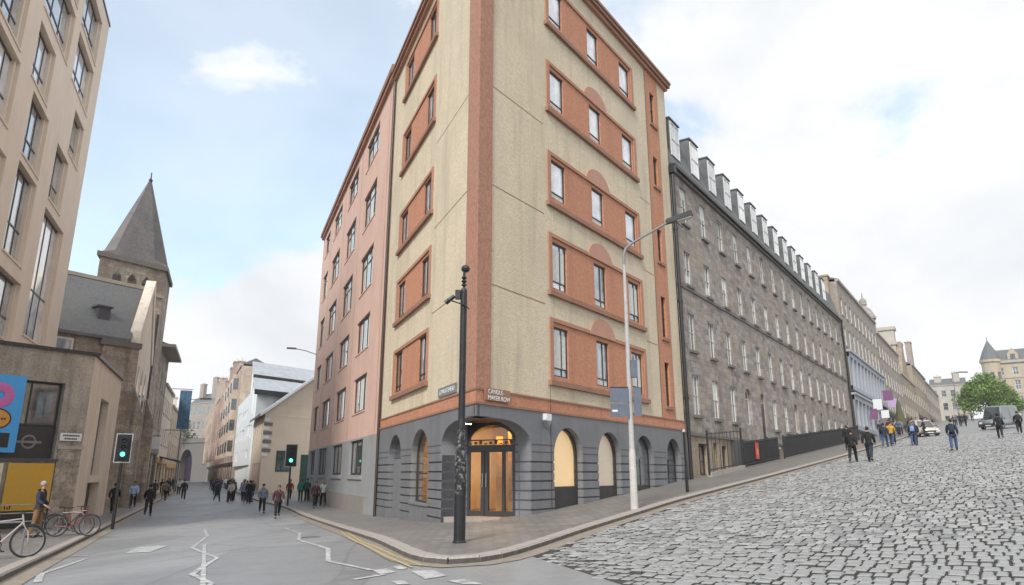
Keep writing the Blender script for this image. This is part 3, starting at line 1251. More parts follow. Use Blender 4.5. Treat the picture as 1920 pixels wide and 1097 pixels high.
wrap(cb, 'band_edge', 'sandstone_brown', TL, TR, .07, .2, 2.03, 2.10)
wrap(cb, 'band_edge', 'sandstone_brown', TL, TR, .06, .2, 2.46, 2.52)
wrap(cb, 'cornice', 'sandstone_red', TL, TR + .1, .16, .3, 20.9, 21.08)
wrap(cb, 'cornice', 'sandstone_brown', TL, TR + .2, .28, .3, 21.08, 21.26)
wrap(cb, 'gutter', 'sandstone_brown', TL, TR + .22, .34, .3, 21.26, 21.4)


def foot(par, pts, z0, z1, name, mat, **kw):
    return add(name, MB().prism([(p[0] - par.location.x, p[1] - par.location.y) for p in pts], z0 + ZE - par.location.z, z1 + ZE - par.location.z), mat, par, **kw)


def fp(F, t, y):
    p = F.pt(t, y)
    return (p.x, p.y)


cin = corner_off(-.5)
foot(cb, [fp(FL, TL, .5), (cin.x, cin.y), fp(FR, TR - .02, .5), fp(FR, TR - .02, 8), fp(FL, TL, 8)], 1.95, 20.95, 'rear_wall', 'render_yellow')
foot(cb, [fp(FL, TL, .1), (corner_off(-.1).x, corner_off(-.1).y), fp(FR, TR, .1), fp(FR, TR, 9), fp(FL, TL, 9)], 20.98, 21.3, 'roof', 'lead_grey')
FR.put('end_wall', fr_box(FR, TR - .25, TR - .003, .02, .9, -2.4, 20.9), 'render_yellow', cb)
FL.put('end_wall', fr_box(FL, TL - .25, TL - .003, .02, .9, -2.4, 20.9), 'render_yellow', cb)

# ground floor: grey stone with arched openings
ZS = .6
RA = [(4.40, 6.42, -2.0), (7.66, 9.62, -2.0), (11.0, 12.9, -2.0), (14.4, 16.15, -2.0)]
LA = [(5.10, 7.60, -1.12), (9.35, 11.72, -2.4)]
q_r = [(0, 1.66), (1.2, 1.66)] + [(1.2 + 1.75 * math.sin(math.pi / 2 * i / 9), .9 + .76 * math.cos(math.pi / 2 * i / 9)) for i in range(1, 10)]
q_l = [(0, 1.66), (1.6, 1.66)] + [(1.6 + 1.85 * math.sin(math.pi / 2 * i / 9), .93 + .73 * math.cos(math.pi / 2 * i / 9)) for i in range(1, 10)]
up_r = [(0, 2.95, ZS, 1.66, q_r)] + [(a, b, ZS, 1.59, arch_prof(a, b, ZS, 1.59)) for a, b, c in RA]
up_l = [(0, 3.45, ZS, 1.66, q_l)] + [(a, b, ZS, 1.63, arch_prof(a, b, ZS, 1.63)) for a, b, c in LA]
FR.put('base_wall', wall(FR, 0, TR, ZS, 2.06, up_r, .5, y=-.04), 'base_grey', cb)
FL.put('base_wall', wall(FL, 0, TL, ZS, 2.06, up_l, .5, y=-.04), 'base_grey', cb)
FR.put('base_wall', wall(FR, 0, TR, -2.6, ZS, [(0, 2.95, -2.6, ZS)] + [(a, b, c if c > -2 else -2.6, ZS) for a, b, c in RA], .46), 'base_grey_dark', cb)
FL.put('base_wall', wall(FL, 0, TL, -2.8, ZS, [(0, 3.45, -2.8, ZS)] + [(a, b, c if c > -2 else -2.8, ZS) for a, b, c in LA], .46), 'base_grey_dark', cb)
LEV = [.6, .37, .05, -.25, -.55, -.85, -1.15, -1.45, -2.6]
for F, piers in ((FR, [(2.95, 4.40), (6.42, 7.66), (9.62, 11.0), (12.9, 14.4), (16.15, 16.98)]), (FL, [(3.45, 5.10), (7.60, 9.35), (11.72, 13.9)])):
    for a, b in piers:
        for z1, z0 in zip(LEV[:-1], LEV[1:]):
            g0 = .028
            F.put('stone_course', fr_box(F, a - (.006 if a > 3.5 or a == 2.95 else 0), b + (.006 if b < 13 else 0), -.04, .43, z0 + g0, z1 - (g0 if z1 < .6 else .001)), 'base_grey', cb)
        for z in (.93, .69):
            F.put('joint', fr_box(F, a + .03, b - .03, -.043, -.03, z - .02, z + .02), 'base_grey_dark', cb)
wrap(cb, 'base_corner', 'base_grey', .12, .12, .04, .1, 1.665, 2.04)
# apron under the left window
FL.put('stone_course', fr_box(FL, 5.10, 7.60, -.04, .3, -2.7, -1.14), 'base_grey', cb)
FL.put('sill', fr_box(FL, 5.05, 7.65, -.09, .42, -1.14, -1.06), 'base_grey', cb)

# recessed corner entrance
r_in = FR.pt(2.95, .60).xy
l_in = FL.pt(3.45, .90).xy
FD = Frame(l_in, (r_in - l_in))
WD = (r_in - l_in).length
for F, t0, t1, dep in ((FR, 2.951, 3.5, .75), (FL, 3.451, 4.0, 1.05)):
    F.put('entrance_jamb', fr_box(F, t0 + .02, t1, .47, dep, -2.6, 1.66), 'base_grey_dark', cb)
    for z1, z0 in zip([1.66, .93, .69] + LEV[1:-1], [.93, .69] + LEV[1:]):
        F.put('stone_course', fr_box(F, t0, t1, .462, dep - .01, z0 + .02, z1 - .02), 'base_grey', cb)
soff = [corner_off(-.02), FR.pt(2.94, .02).xy, r_in + FD.n_in * .1, l_in + FD.n_in * .1, FL.pt(3.44, .02).xy]
foot(cb, [(p.x, p.y) for p in soff], 1.68, 1.9, 'entrance_soffit', 'frame_brown')
slab = [CV + DL * .9 + DR * .9, FR.pt(2.94, .1).xy, r_in + FD.n_in * .3, l_in + FD.n_in * .3, FL.pt(3.44, .1).xy]
foot(cb, [(p.x, p.y) for p in slab], -1.9, -1.40, 'entrance_step', 'kerb_stone')
door = FD.put('entrance_door', MB(), 'frame_dark', cb, 0, 0, 0)
dm = MB()
ZB, ZT = -1.38, .80
for a, b in ((0, .10), (.53, .66), (.68, .82), (1.33, 1.43), (1.72, WD)):
    dm.box(a, b, 0, .09, ZB, ZT)
for a, b in ((.10, .53), (.82, 1.33), (1.43, 1.72)):
    dm.box(a, b, .004, .086, ZB, ZB + .16)
    dm.box(a, b, .004, .086, ZT - .10, ZT)
dm.box(0, WD, -.01, .1, ZT, ZT + .14)
door.data = dm.mesh('entrance_door')
door.data.materials.append(MAT['frame_dark'])
for a, b in ((.10, .53), (.82, 1.33), (1.43, 1.72)):
    add('pane', MB().box(a - .01, b + .01, .04, .05, ZB + .15, ZT - .09), 'clear_glass', door)
for x in (.62, .76):
    add('handle', MB().tube([(x, -.06, -.45), (x, -.06, .0)], .014), 'metal_silver', door)
fan = MB()
n = 14
cx, rx, zb2, hz_ = WD / 2, WD / 2 - .02, ZT + .14, .66
for i in range(n):
    a0, a1 = math.pi * i / n, math.pi * (i + 1) / n
    p = [(cx - rx * math.cos(a0), zb2 + hz_ * math.sin(a0)), (cx - rx * math.cos(a1), zb2 + hz_ * math.sin(a1))]
    q = [(cx - (rx + .3) * math.cos(a1), zb2 + max((hz_ + .3) * math.sin(a1), 0)), (cx - (rx + .3) * math.cos(a0), zb2 + max((hz_ + .3) * math.sin(a0), 0))]
    fan.extrude_y([p[0], p[1], q[0], q[1]], .0, .09)
fl_ = FD.put('fanlight', fan, 'frame_dark', cb)
add('pane', MB().extrude_y([(cx - rx * math.cos(math.pi * i / n), zb2 + hz_ * math.sin(math.pi * i / n)) for i in range(n + 1)], .04, .05), 'clear_glass', fl_)
tb = MB().box(.02, WD - .02, -.03, -.01, zb2 + .14, zb2 + .18)
for i in range(9):
    x = .14 + i * (WD - .28) / 8
    tb.box(x - .05, x + .05, -.03, -.012, zb2 + .02, zb2 + .06 + .05 * (i % 3))
add('transom_rail', tb, 'frame_dark', fl_)

# lit rooms behind the ground floor glass
room = [FL.pt(3.9, .95).xy, r_in + FD.n_in * .2, FR.pt(3.3, .7).xy, FR.pt(10.2, .7).xy, FR.pt(10.2, 4.2).xy, FL.pt(8.3, 3.6).xy, FL.pt(8.3, .62).xy]
rm = MB()
rp = [(p.x - cb.location.x, p.y - cb.location.y) for p in room]
k = len(rp)
z0_, z1_ = -1.42 + ZE - cb.location.z, 1.92 + ZE - cb.location.z
back = [(r_in + FD.n_in * 2.6).xy, FR.pt(10.2, 4.2).xy, FL.pt(8.3, 3.6).xy]
wl_pts = [(p.x - cb.location.x, p.y - cb.location.y) for p in (FR.pt(10.2, .65).xy, FR.pt(10.2, 4.2).xy, FL.pt(8.3, 3.6).xy, FL.pt(8.3, .65).xy)]
for p, q in zip(wl_pts[:-1], wl_pts[1:]):
    rm.poly([(p[0], p[1], z0_), (q[0], q[1], z0_), (q[0], q[1], z1_), (p[0], p[1], z1_)])
add('room_wall', rm, 'room_warm', cb)
fl2 = MB()
fl2.poly([(x, y, z0_) for x, y in rp])
add('room_floor', up_mesh(fl2, 'room_floor'), 'room_floor', cb)
foot(cb, [(p.x, p.y) for p in room], 1.93, 1.945, 'room_ceiling', 'room_warm')
for c, s_ in (((r_in + l_in) / 2 + FD.n_in * 1.1, .55), (FL.pt(6.3, 1.9).xy, .5), (FR.pt(5.6, 2.2).xy, .5)):
    foot(cb, [(c.x - s_, c.y - .12), (c.x + s_, c.y - .12), (c.x + s_, c.y + .12), (c.x - s_, c.y + .12)], 1.86, 1.9, 'ceiling_lamp', 'lamp_warm')
c = (r_in + l_in) / 2 + FD.n_in * 1.7
for dx, w_, zt in ((-.5, .12, 1.3), (.18, .3, 1.5), (.72, .08, 1.2)):
    p = c + FD.d * dx
    foot(cb, [(p.x - w_, p.y - .1), (p.x + w_, p.y - .1), (p.x + w_, p.y + .1), (p.x - w_, p.y + .1)], -1.41, zt, 'room_column', 'timber_gold')
# sofa and curtain seen through the arched window of the left street
sofa = FL.put('sofa', MB().box(-1.2, 1.2, 0, .7, -.45, .02).box(-1.2, 1.2, .55, .8, .02, .32).box(-1.2, -.95, 0, .55, .02, .16).box(.95, 1.2, 0, .55, .02, .16), 'sofa_purple', cb, 6.4, .75, -.97)
FL.put('curtain', MB().box(-.1, 1.0, .1, .14, .4, 2.3), 'blind_lit', cb, 6.2, .50, -.75)
FL.put('curtain', MB().box(-.16, .16, .1, .14, .1, 2.2), 'blind_lit_pale', cb, 6.75, .50, -.75)


def arch_window(F, a, b, z0, zs, z1, rec, frame, pane, name='window', fw=.07, bx=(), bz=(), riser=None, blind=None):
    w = b - a
    r = w / 2
    n = 14
    outer = [(-r * math.cos(math.pi * i / n), (zs - z0) + (z1 - zs) * math.sin(math.pi * i / n)) for i in range(n + 1)]
    inner = [(-(r - fw) * math.cos(math.pi * i / n), (zs - z0) + (z1 - zs - fw) * math.sin(math.pi * i / n)) for i in range(n + 1)]
    m = MB()
    for i in range(n):
        m.extrude_y([outer[i], outer[i + 1], inner[i + 1], inner[i]], 0, .08)
    m.box(-r, -r + fw, 0, .08, 0, zs - z0)
    m.box(r - fw, r, 0, .08, 0, zs - z0)
    m.box(-r + fw, r - fw, 0, .08, 0, riser or fw)
    for x in bx:
        m.box(-r + w * x - .025, -r + w * x + .025, .01, .07, riser or fw, zs - z0)
    for z in bz:
        m.box(-r + fw, r - fw, .013, .067, z - z0 - .03, z - z0 + .03)
    o = F.put(name, m, frame, F_par[0], (a + b) / 2, rec, z0)
    pm = MB().extrude_y([(-r + fw * .5, riser or fw * .5)] + [(x, z) for x, z in [((r - fw * .5) * -math.cos(math.pi * i / n), (zs - z0) + (z1 - zs - fw * .5) * math.sin(math.pi * i / n)) for i in range(n + 1)]] + [(r - fw * .5, riser or fw * .5)], .03, .04)
    add('pane', pm, pane, o)
    if blind:
        bmm = MB().extrude_y([(-r + fw, (riser or fw) + .01)] + [((r - fw) * -math.cos(math.pi * i / n), (zs - z0) + (z1 - zs - fw) * math.sin(math.pi * i / n)) for i in range(n + 1)] + [(r - fw, (riser or fw) + .01)], .12, .13)
        add('blind', bmm, blind, o)
    return o


F_par = [cb]
arch_window(FR, 4.40, 6.42, -1.7, ZS, 1.59, .19, 'frame_dark', 'clear_glass', riser=1.24, blind='blind_lit')
arch_window(FR, 7.66, 9.62, -1.4, ZS, 1.59, .19, 'frame_dark', 'clear_glass', riser=.92, blind='blind_lit_pale')
arch_window(FR, 11.0, 12.9, -1.2, ZS, 1.59, .19, 'frame_dark', 'glass_dim', riser=.70, bx=(.5,))
arch_window(FR, 14.4, 16.15, -1.0, ZS, 1.59, .25, 'frame_dark', 'glass_dark', name='door', riser=.3, bx=(.5,), bz=(.6,))
arch_window(FL, 5.10, 7.60, -1.06, ZS, 1.63, .19, 'frame_dark', 'clear_glass', bx=(.72,), bz=(.0,))
dr = FL.put('door', fr_box(FL, 9.35, 11.72, .22, .30, -2.3, .62), 'door_grey', cb)
m = MB()
for i in range(8):
    x = -11.72 + i * .296
    m.box(x + .02, x + .275, .205, .225, -2.0, .55)
add('door_panel', m, 'door_grey', dr)
lu = MB().extrude_y([(-(9.35 + 11.72) / 2 - 1.17 * math.cos(math.pi * i / 12), .64 + 1.0 * math.sin(math.pi * i / 12)) for i in range(13)], .22, .30)
FL.put('fanlight', lu, 'glass_dark', cb)


def text_mesh(txt, size, depth=.004):
    cu = bpy.data.curves.new('lettering', 'FONT')
    cu.body = txt
    cu.size = size
    cu.extrude = depth
    cu.align_x = 'CENTER'
    o = bpy.data.objects.new('lettering', cu)
    me = bpy.data.meshes.new_from_object(o)
    bpy.data.objects.remove(o)
    for v in me.vertices:
        x, y, z = v.co
        v.co = (x, -z, y)
    me.materials.clear()
    return me


sg = FR.put('street_sign', MB().box(-.66, .66, -.02, .02, -.19, .19), 'sandstone_brown', cb, .98, -.08, 2.36)
add('lettering', text_mesh('CANDLE-', .2), 'sign_white', sg, (-.1, -.026, .02))
add('lettering', text_mesh('MAKER ROW', .2), 'sign_white', sg, (.06, -.026, -.17))
sg = FL.put('street_sign', MB().box(-1.05, 1.05, -.02, .02, -.16, .16), 'frame_grey', cb, 2.95, -.03, 2.74)
add('lettering', text_mesh('COWGATEHEAD', .23), 'sign_white', sg, (0, -.026, -.08))
ab_ = FR.put('alarm_box', MB().extrude_y([(-.16, .2), (.16, .2), (.16, 0), (.0, -.22), (-.16, -.0)], -.16, .0), 'sign_white', cb, 3.85, -.04, 1.78)
add('alarm_base', MB().extrude_y([(-.165, .0), (.165, .0), (.0, -.24)], -.162, -.005), 'frame_grey', ab_, (0, 0, -.03))
FR.put('cable', MB().tube([(0, 0, 0), (0, 0, 4.3)], .009), 'frame_brown', cb, 4.18, -.06, -1.15)
FR.put('downpipe', MB().tube([(0, 0, -.6), (0, 0, 16.6)], .10).tube([(0, 0, 4.), (0, 0, 4.15)], .13).tube([(0, 0, 9.), (0, 0, 9.15)], .13).tube([(0, 0, 13.), (0, 0, 13.15)], .13).box(-.18, .18, -.18, .16, 16.3, 16.7), 'black_paint', cb, 17.12, -.14, -.4, smooth=False)
FL.put('downpipe', MB().tube([(0, 0, 0), (0, 0, 23.0)], .07), 'frame_brown', cb, 13.98, -.10, -2.0)

# ------------------------------------------------------------------ pink building in the left street
pk = root('pink_building', tuple(FL.pt(29, 0, 0).xy) + (gz(*FL.pt(29, 0, 0).xy),), 'long pink rendered block with grey ground floor and wide windows, beside the yellow corner block', 'building')
PW = [(18.4, 22.5), (25.5, 29.7), (32.8, 37.2), (39.6, 42.6)]
PF = [(3.36, 5.42), (6.9, 8.9), (10.56, 13.0), (14.8, 17.12), (18.95, 20.85)]
PE = 44.4
FL.put('wall', wall(FL, TL + .06, PE, 1.9, 21.6, [(a, b, c, d) for a, b in PW for c, d in PF], .35), 'render_pink', pk)
FL.put('base_wall', wall(FL, TL + .06, PE, -2.9, 1.9, [(a, b, -.1, 1.8) for a, b in PW], .35, y=-.02), 'render_grey', pk)
FL.put('plinth', fr_box(FL, 17.0, PE, -.10, .02, -2.9, -1.15), 'render_grey_low', pk)
for i, (a, b) in enumerate(PW):
    window(FL, pk, a, b, -.1, 1.8, .10, 'frame_dark', 'glass_dim', .12, bx=(.4, .75), sill=(.2, .1, .22), sill_mat='render_grey')
    for k, (c, d) in enumerate(PF):
        window(FL, pk, a, b, c, d, .12, 'frame_dark', 'glass_dim' if (i + k) % 2 else 'glass_mid', .12, bx=(.35, .7), strips=((.40, .52), (.74, .92)) if (i + k) % 3 else ((.38, .64),), bz=(.72,) if k > 1 else (), sill=(.0, .04, .08), sill_mat='render_pink')
for t_ in (14.5, 15.4, 24.0, 31.2, 38.4):
    FL.put('joint', fr_box(FL, t_ - .04, t_ + .04, -.008, .01, 1.95, 21.5), 'sandstone_red', pk)
FL.put('cornice', fr_box(FL, TL + .08, PE + .25, -.3, .3, 21.6, 21.95), 'sandstone_brown', pk)
FL.put('cornice', fr_box(FL, TL + .08, PE + .1, -.2, .3, 21.35, 21.6), 'sandstone_red', pk)
foot(pk, [fp(FL, TL + .1, .6), fp(FL, PE, .6), fp(FL, PE, 12), fp(FL, TL + .1, 12)], -2.5, 21.6, 'rear_wall', 'render_pink')
foot(pk, [fp(FL, TL + .1, .3), fp(FL, PE + .1, .3), fp(FL, PE + .1, 12), fp(FL, TL + .1, 12)], 21.65, 22.0, 'roof', 'lead_grey')
FL.put('end_wall', fr_box(FL, PE - .3, PE - .004, .03, .7, -2.8, 21.5), 'render_pink', pk)
lb = FL.put('lamp_bracket', MB().tube([(0, 0, 0), (.2, -1.0, .25), (.35, -1.9, .35)], .035).box(.2, .5, -2.6, -1.8, .3, .42), 'frame_grey', pk, 43.6, -.02, 10.3)

# ------------------------------------------------------------------ long stone terrace on the hill
st = root('stone_terrace', tuple(FR.pt(41, 0, 0).xy) + (gz(*FR.pt(41, 0, 0).xy),), 'long brown stone terrace climbing the hill with a row of grey dormers', 'building')
T0, T1 = 17.25, 66.4
cols = [18.58 + 3.155 * k for k in range(15)]
rows = [(13.55, 15.68), (9.98, 11.9), (6.36, 8.4)]
g_ops = []
for k, c in enumerate(cols):
    if k in (3, 7):
        g_ops.append((c - .15, c + 1.15, 2.95, 5.26, arch_prof(c - .15, c + 1.15, 4.65, 5.26)))
    elif k in (4, 10):
        g_ops.append((c + .1, c + 1.1, 1.2 if k == 4 else 2.6, 5.24, arch_prof(c + .1, c + 1.1, 4.75, 5.24)))
    else:
        g_ops.append((c, c + .95, 2.95, 5.05))
bs_ops = [(18.9, 20.2, -.1, 1.5), (21.2, 21.8, -.1, 1.6), (22.6, 23.4, .2, 1.5)]
FR.put('wall', wall(FR, T0, T1, 1.9, 16.2, [(c, c + .95, a, b) for c in cols for a, b in rows] + g_ops, .28, y=.05), 'stone_terrace', st)
FR.put('base_wall', wall(FR, T0, T1, -2.0, 1.9, bs_ops + [(31.30, 32.30, 1.2, 1.9)], .28, y=.05), 'stone_warm', st)
rs = random.Random(4)
for k, c in enumerate(cols):
    for j, (a, b) in enumerate(rows):
        window(FR, st, c, c + .95, a, b, .12, 'frame_white', 'glass_dark' if rs.random() < .55 else 'glass_dim', .045, bx=(.5,), bz=(.5,), sill=(.1, .10, .14), sill_mat='stone_trim_dark',
               blind=rs.choice(((.0, .3), (.0, .45), (.6, 1.0), (.75, 1.0))) if rs.random() < .45 else None)
    if k in (3, 7):
        F_par[0] = st
        arch_window(FR, c - .15, c + 1.15, 2.95, 4.65, 5.26, .24, 'frame_white', 'glass_dim', fw=.1, bx=(.5,), bz=(4.6,))
    elif k in (4, 10):
        F_par[0] = st
        zb = 1.2 if k == 4 else 2.6
        o = FR.put('door', fr_box(FR, c + .1, c + 1.1, .14, .32, zb, 4.55), 'door_black', st)
        add('door_panel', MB().box(c + .2, c + .55, .125, .142, zb + .3, zb + 1.2).box(c + .65, c + 1.0, .125, .142, zb + .3, zb + 1.2).box(c + .2, c + .55, .125, .142, zb + 1.4, 4.4).box(c + .65, c + 1.0, .125, .142, zb + 1.4, 4.4), 'door_black', o)
        arch_window(FR, c + .1, c + 1.1, 4.55, 4.75, 5.24, .24, 'frame_white', 'glass_mid', fw=.06, name='fanlight')
    else:
        window(FR, st, c, c + .95, 2.95, 5.05, .12, 'frame_white', 'glass_dim', .055, bx=(.5,), bz=(.5,), sill=(.12, .12, .16), sill_mat='stone_trim_dark', blind=rs.choice(((.0, .3), (.0, .5), (.5, 1.0))) if rs.random() < .5 else None)
for a, b, c, d in bs_ops:
    window(FR, st, a, b, c, d, .24, 'wood_dark', 'glass_dark', .08, bx=(.5,), bz=(.45,), name='door' if c < 0 else 'window')
FR.put('string_course', fr_box(FR, T0, T1, -.03, .06, 9.66, 9.84), 'stone_trim_dark', st)
FR.put('string_course', fr_box(FR, T0, T1, -.05, .06, 1.86, 2.02), 'stone_trim_dark', st)
FR.put('cornice', fr_box(FR, T0, T1 + .1, -.12, .10, 16.2, 16.36), 'stone_trim_dark', st)
FR.put('eaves_gutter', fr_box(FR, T0, T1 + .1, -.28, .10, 16.36, 16.56), 'black_paint', st)
foot(st, [fp(FR, T0, .5), fp(FR, T1, .5), fp(FR, T1, 10), fp(FR, T0, 10)], -2, 16.2, 'rear_wall', 'stone_terrace')
roof_m = MB().extrude_x([(-.1, 16.56), (.75, 19.55), (5.0, 20.2), (10, 16.4)], T0, T1)
FR.put('roof', roof_m, 'slate', st)
dm_ = MB()
dm_.box(-.72, .72, -.0, 2.0, 0, 2.36)
dmesh = dm_.mesh('dormer')
cap = MB().box(-.78, .78, -.08, 2.1, 2.36, 2.44).mesh('dormer_cap')
dfr = bars(1.28, 2.1, .08, (.5,), (.5,), -.06, .02, .07).mesh('dormer_window')
dpn = MB().box(-.59, .59, -.03, -.015, .06, 2.04).mesh('pane')
ndorm = 14
for k in range(ndorm):
    t_ = 18.45 + 3.13 * k
    dk = FR.put('dormer', dmesh, 'lead_grey', st, t_, .12, 17.25)
    add('dormer_cap', cap, 'lead_grey', dk)
    add('window_frame', dfr, 'frame_white', dk, (0, 0, .12))
    add('pane', dpn, ('glass_mid', 'glass_pale', 'glass_mid')[k % 3], dk, (0, 0, .12))
FR.put('downpipe', MB().tube([(0, 0, 0), (0, 0, 13.5)], .09), 'black_paint', st, 66.3, -.12, 3.0)
FR.put('chimney', MB().box(-.6, .6, 0, 3.0, 0, 5.4).box(-.7, .7, -.1, 3.1, 5.4, 5.6), 'stone_warm', st, 66.9, .8, 16.4)
# area railings along the terrace: bars joined, rails and posts
def railing(t0, t1, y, z0f, h, label, step=.13, plinth='stone_trim_dark'):
    p = FR.pt((t0 + t1) / 2, y)
    o = root('railing', (p.x, p.y, z0f((t0 + t1) / 2) + ZE), label, 'railing')
    m = MB()
    t_ = t0
    while t_ < t1:
        z = z0f(t_)
        m.box(t_ - .012, t_ + .012, -.012, .012, z, z + h + .06)
        t_ += step
    FR.put('bars', m, 'iron_black', o, 0, y, kind='stuff')
    n = max(2, int((t1 - t0) / 2))
    for hh in (.12, h - .02):
        r_ = MB()
        for i in range(n):
            a, b = t0 + (t1 - t0) * i / n, t0 + (t1 - t0) * (i + 1) / n
            za, zb = z0f(a) + hh, z0f(b) + hh
            r_.hexa([(a, -.02, za - .025), (b, -.02, zb - .025), (b, .02, zb - .025), (a, .02, za - .025), (a, -.02, za + .025), (b, -.02, zb + .025), (b, .02, zb + .025), (a, .02, za + .025)])
        FR.put('rail', r_, 'iron_black', o, 0, y)
    for i in range(0, n + 1, 2):
        a = t0 + (t1 - t0) * i / n
        z = z0f(a)
        FR.put('post', MB().box(a - .045, a + .045, -.045, .045, z - .1, z + h + .16), 'iron_black', o, 0, y)
    b_ = MB()
    for i in range(n):
        a, b = t0 + (t1 - t0) * i / n, t0 + (t1 - t0) * (i + 1) / n
        za, zb = z0f(a), z0f(b)
        b_.hexa([(a, -.12, za - .6), (b, -.12, zb - .6), (b, .12, zb - .6), (a, .12, za - .6), (a, -.12, za), (b, -.12, zb), (b, .12, zb), (a, .12, za)])
    FR.put('plinth', b_, plinth, o, 0, y)
    return o


gR = lambda t_: gz(*FR.pt(t_, -1.0).xy) - ZE
railing(18.0, 23.6, -.75, lambda t_: gR(t_) + .18, 1.9, 'tall thin railing on a low stone kerb in front of the basement doors', .62, 'kerb_stone')
railing(23.9, 31.6, -.75, lambda t_: gR(t_) + .05, 1.35, 'dark railing enclosing the basement area, with a red lifebuoy-like disc behind it' if False else 'dark railing enclosing the basement area below the arched black door', .12)
railing(33.0, 64.5, -.75, lambda t_: gR(t_) + .05, 1.35, 'long dark iron railing climbing the hill in front of the stone terrace', .13)
p = FR.pt(28.0, -.2)
ra = root('access_ramp', (p.x, p.y, gz(p.x, p.y)), 'sloping grey entrance ramp wall leading to the black terrace door', 'ramp')
m = MB().extrude_y([(24.2, -.1), (32.2, .6), (32.2, 1.55), (24.2, 2.0)][:0] or [(24.4, -.3), (32.4, .4), (32.4, 1.62), (24.4, 1.86)], -.6, .04)
FR.put('ramp_wall', m, 'base_grey_dark', ra)
FR.put('coping', MB().hexa([(30.2, -.68, 1.62), (32.5, -.68, 1.54), (32.5, .04, 1.54), (30.2, .04, 1.62), (30.2, -.68, 1.76), (32.5, -.68, 1.68), (32.5, .04, 1.68), (30.2, .04, 1.76)]), 'paint_white', ra)
p = FR.pt(26.4, -.68)
dsk = root('red_sign', (p.x, p.y, gR(26.4) + ZE + .3), 'small red sign board hung on the dark basement railing', 'sign')
FR.put('board', MB().box(-.32, .32, -.03, 0, 0, .95), 'red_paint', dsk, 26.4, -.80, gR(26.4) + .35)
FR.put('emblem', MB().box(-.14, .14, -.042, -.031, .25, .6), 'poster_orange', dsk, 26.4, -.80, gR(26.4) + .35)

# ------------------------------------------------------------------ generic street block for the farther houses
def block(name, label, F, t0, t1, z0, z1, depth, mat, cols_, rows_, ww, frame='frame_white', pane='glass_dim', roofm='slate', ridge=2.5, shop=None, chim=(), trim='stone_trim', y=0., bz=(.5,), over=.2, sills=True, seed=1, storey=True, group=None):
    c = F.pt((t0 + t1) / 2, y)
    o = root(name, (c.x, c.y, gz(c.x, c.y)), label, 'building', group)
    ops = []
    rr = random.Random(seed)
    n = cols_
    pitch = (t1 - t0) / n
    spots = []
    for i in range(n):
        tc = t0 + pitch * (i + .5)
        for (a, b) in rows_:
            spots.append((tc - ww / 2, tc + ww / 2, a, b))
    sops = []
    if shop:
        sz0, sz1, sn, smat = shop
        sp_ = (t1 - t0) / sn
        sops = [(t0 + sp_ * (i + .12), t0 + sp_ * (i + .88), sz0 + .5, sz1 - .5) for i in range(sn)]
    F.put('wall', wall(F, t0, t1, z0, z1, spots + sops, .22, y=y), mat, o)
    for (a, b, c0, d) in spots:
        window(F, o, a, b, c0, d, y + .05, frame, 'glass_dark' if rr.random() < .65 else pane, .06, bx=(), bz=bz, sill=(.1, .08, .14) if sills else None, sill_mat=trim)
    for i, (a, b, c0, d) in enumerate(sops):
        window(F, o, a, b, c0, d, y + .12, shop[3], 'glass_dim', .1, bx=(.5,), bz=(.75,), name='shop_window')
    if shop:
        F.put('fascia', fr_box(F, t0 + .1, t1 - .1, y - .12, y + .02, sz1 - .45, sz1 + .15), shop[3], o)
    F.put('cornice', fr_box(F, t0, t1, y - over, y + .2, z1, z1 + .3), trim, o)
    foot(o, [fp(F, t0, y + .4), fp(F, t1, y + .4), fp(F, t1, y + depth), fp(F, t0, y + depth)], z0, z1, 'rear_wall', mat)
    a_, b_ = sorted((F.s * t0, F.s * t1))
    for e0, e1 in ((a_, a_ + .3), (b_ - .3, b_)):
        F.put('end_wall', MB().box(e0 + .002, e1 - .002, y + .02, y + .5, z0, z1 - .02), mat, o)
    F.put('roof', MB().extrude_x([(y - over * .5, z1 + .3), (y + depth / 2, z1 + .3 + ridge), (y + depth, z1 + .3)], a_ + .01, b_ - .01), roofm, o)
    for tc, cw, ch, cy in chim:
        ck = F.put('chimney', MB().box(-cw / 2, cw / 2, 0, 1.2, -2.5, ch).box(-cw / 2 - .12, cw / 2 + .12, -.12, 1.32, ch, ch + .22), mat, o, tc, y + cy, z1 + ridge * .6)
        pots = MB()
        for i in range(max(2, int(cw / .6))):
            pots.tube([(-cw / 2 + .3 + i * .6, .6, ch + .2), (-cw / 2 + .3 + i * .6, .6, ch + .85)], .14)
        add('chimney_pot', pots, 'sandstone_tan', ck)
    return o


# hill street beyond the terrace
b2 = block('stone_tenement', 'grey stone tenement above the pale blue panelled shopfront on the hill', FR, 67.2, 96, 1.5, 21.3, 12, 'stone_grey', 10, [(17.6, 19.6), (14.0, 16.2)], 1.2, seed=3, ridge=2)
sf = root('panelled_shopfront', tuple(FR.pt(81, -.3, 0).xy) + (gz(*FR.pt(81, -.3).xy),), 'pale blue panelled two-storey shopfront below the grey stone tenement', 'shopfront')
for (z0_, z1_, n) in ((9.0, 13.2, 11), (4.6, 8.4, 8)):
    a, b = 67.6, (95.6 if z0_ > 8 else 88)
    FR.put('frame', wall(FR, a, b, z0_, z1_, [(a + (b - a) * (i + .14) / n, a + (b - a) * (i + .86) / n, z0_ + .45, z1_ - .5) for i in range(n)], .25, y=-.3), 'shop_white', sf)
    for i in range(n):
        window(FR, sf, a + (b - a) * (i + .14) / n, a + (b - a) * (i + .86) / n, z0_ + .45, z1_ - .5, -.12, 'shop_white', 'glass_dim' if i % 3 else 'glass_mid', .12, bz=(.7,))
    FR.put('cornice', fr_box(FR, a, b, -.5, -.02, z1_, z1_ + .25), 'shop_white', sf)
    FR.put('soffit', fr_box(FR, a, b, -.3, -.02, z0_ - .2, z0_), 'awning_dark', sf)
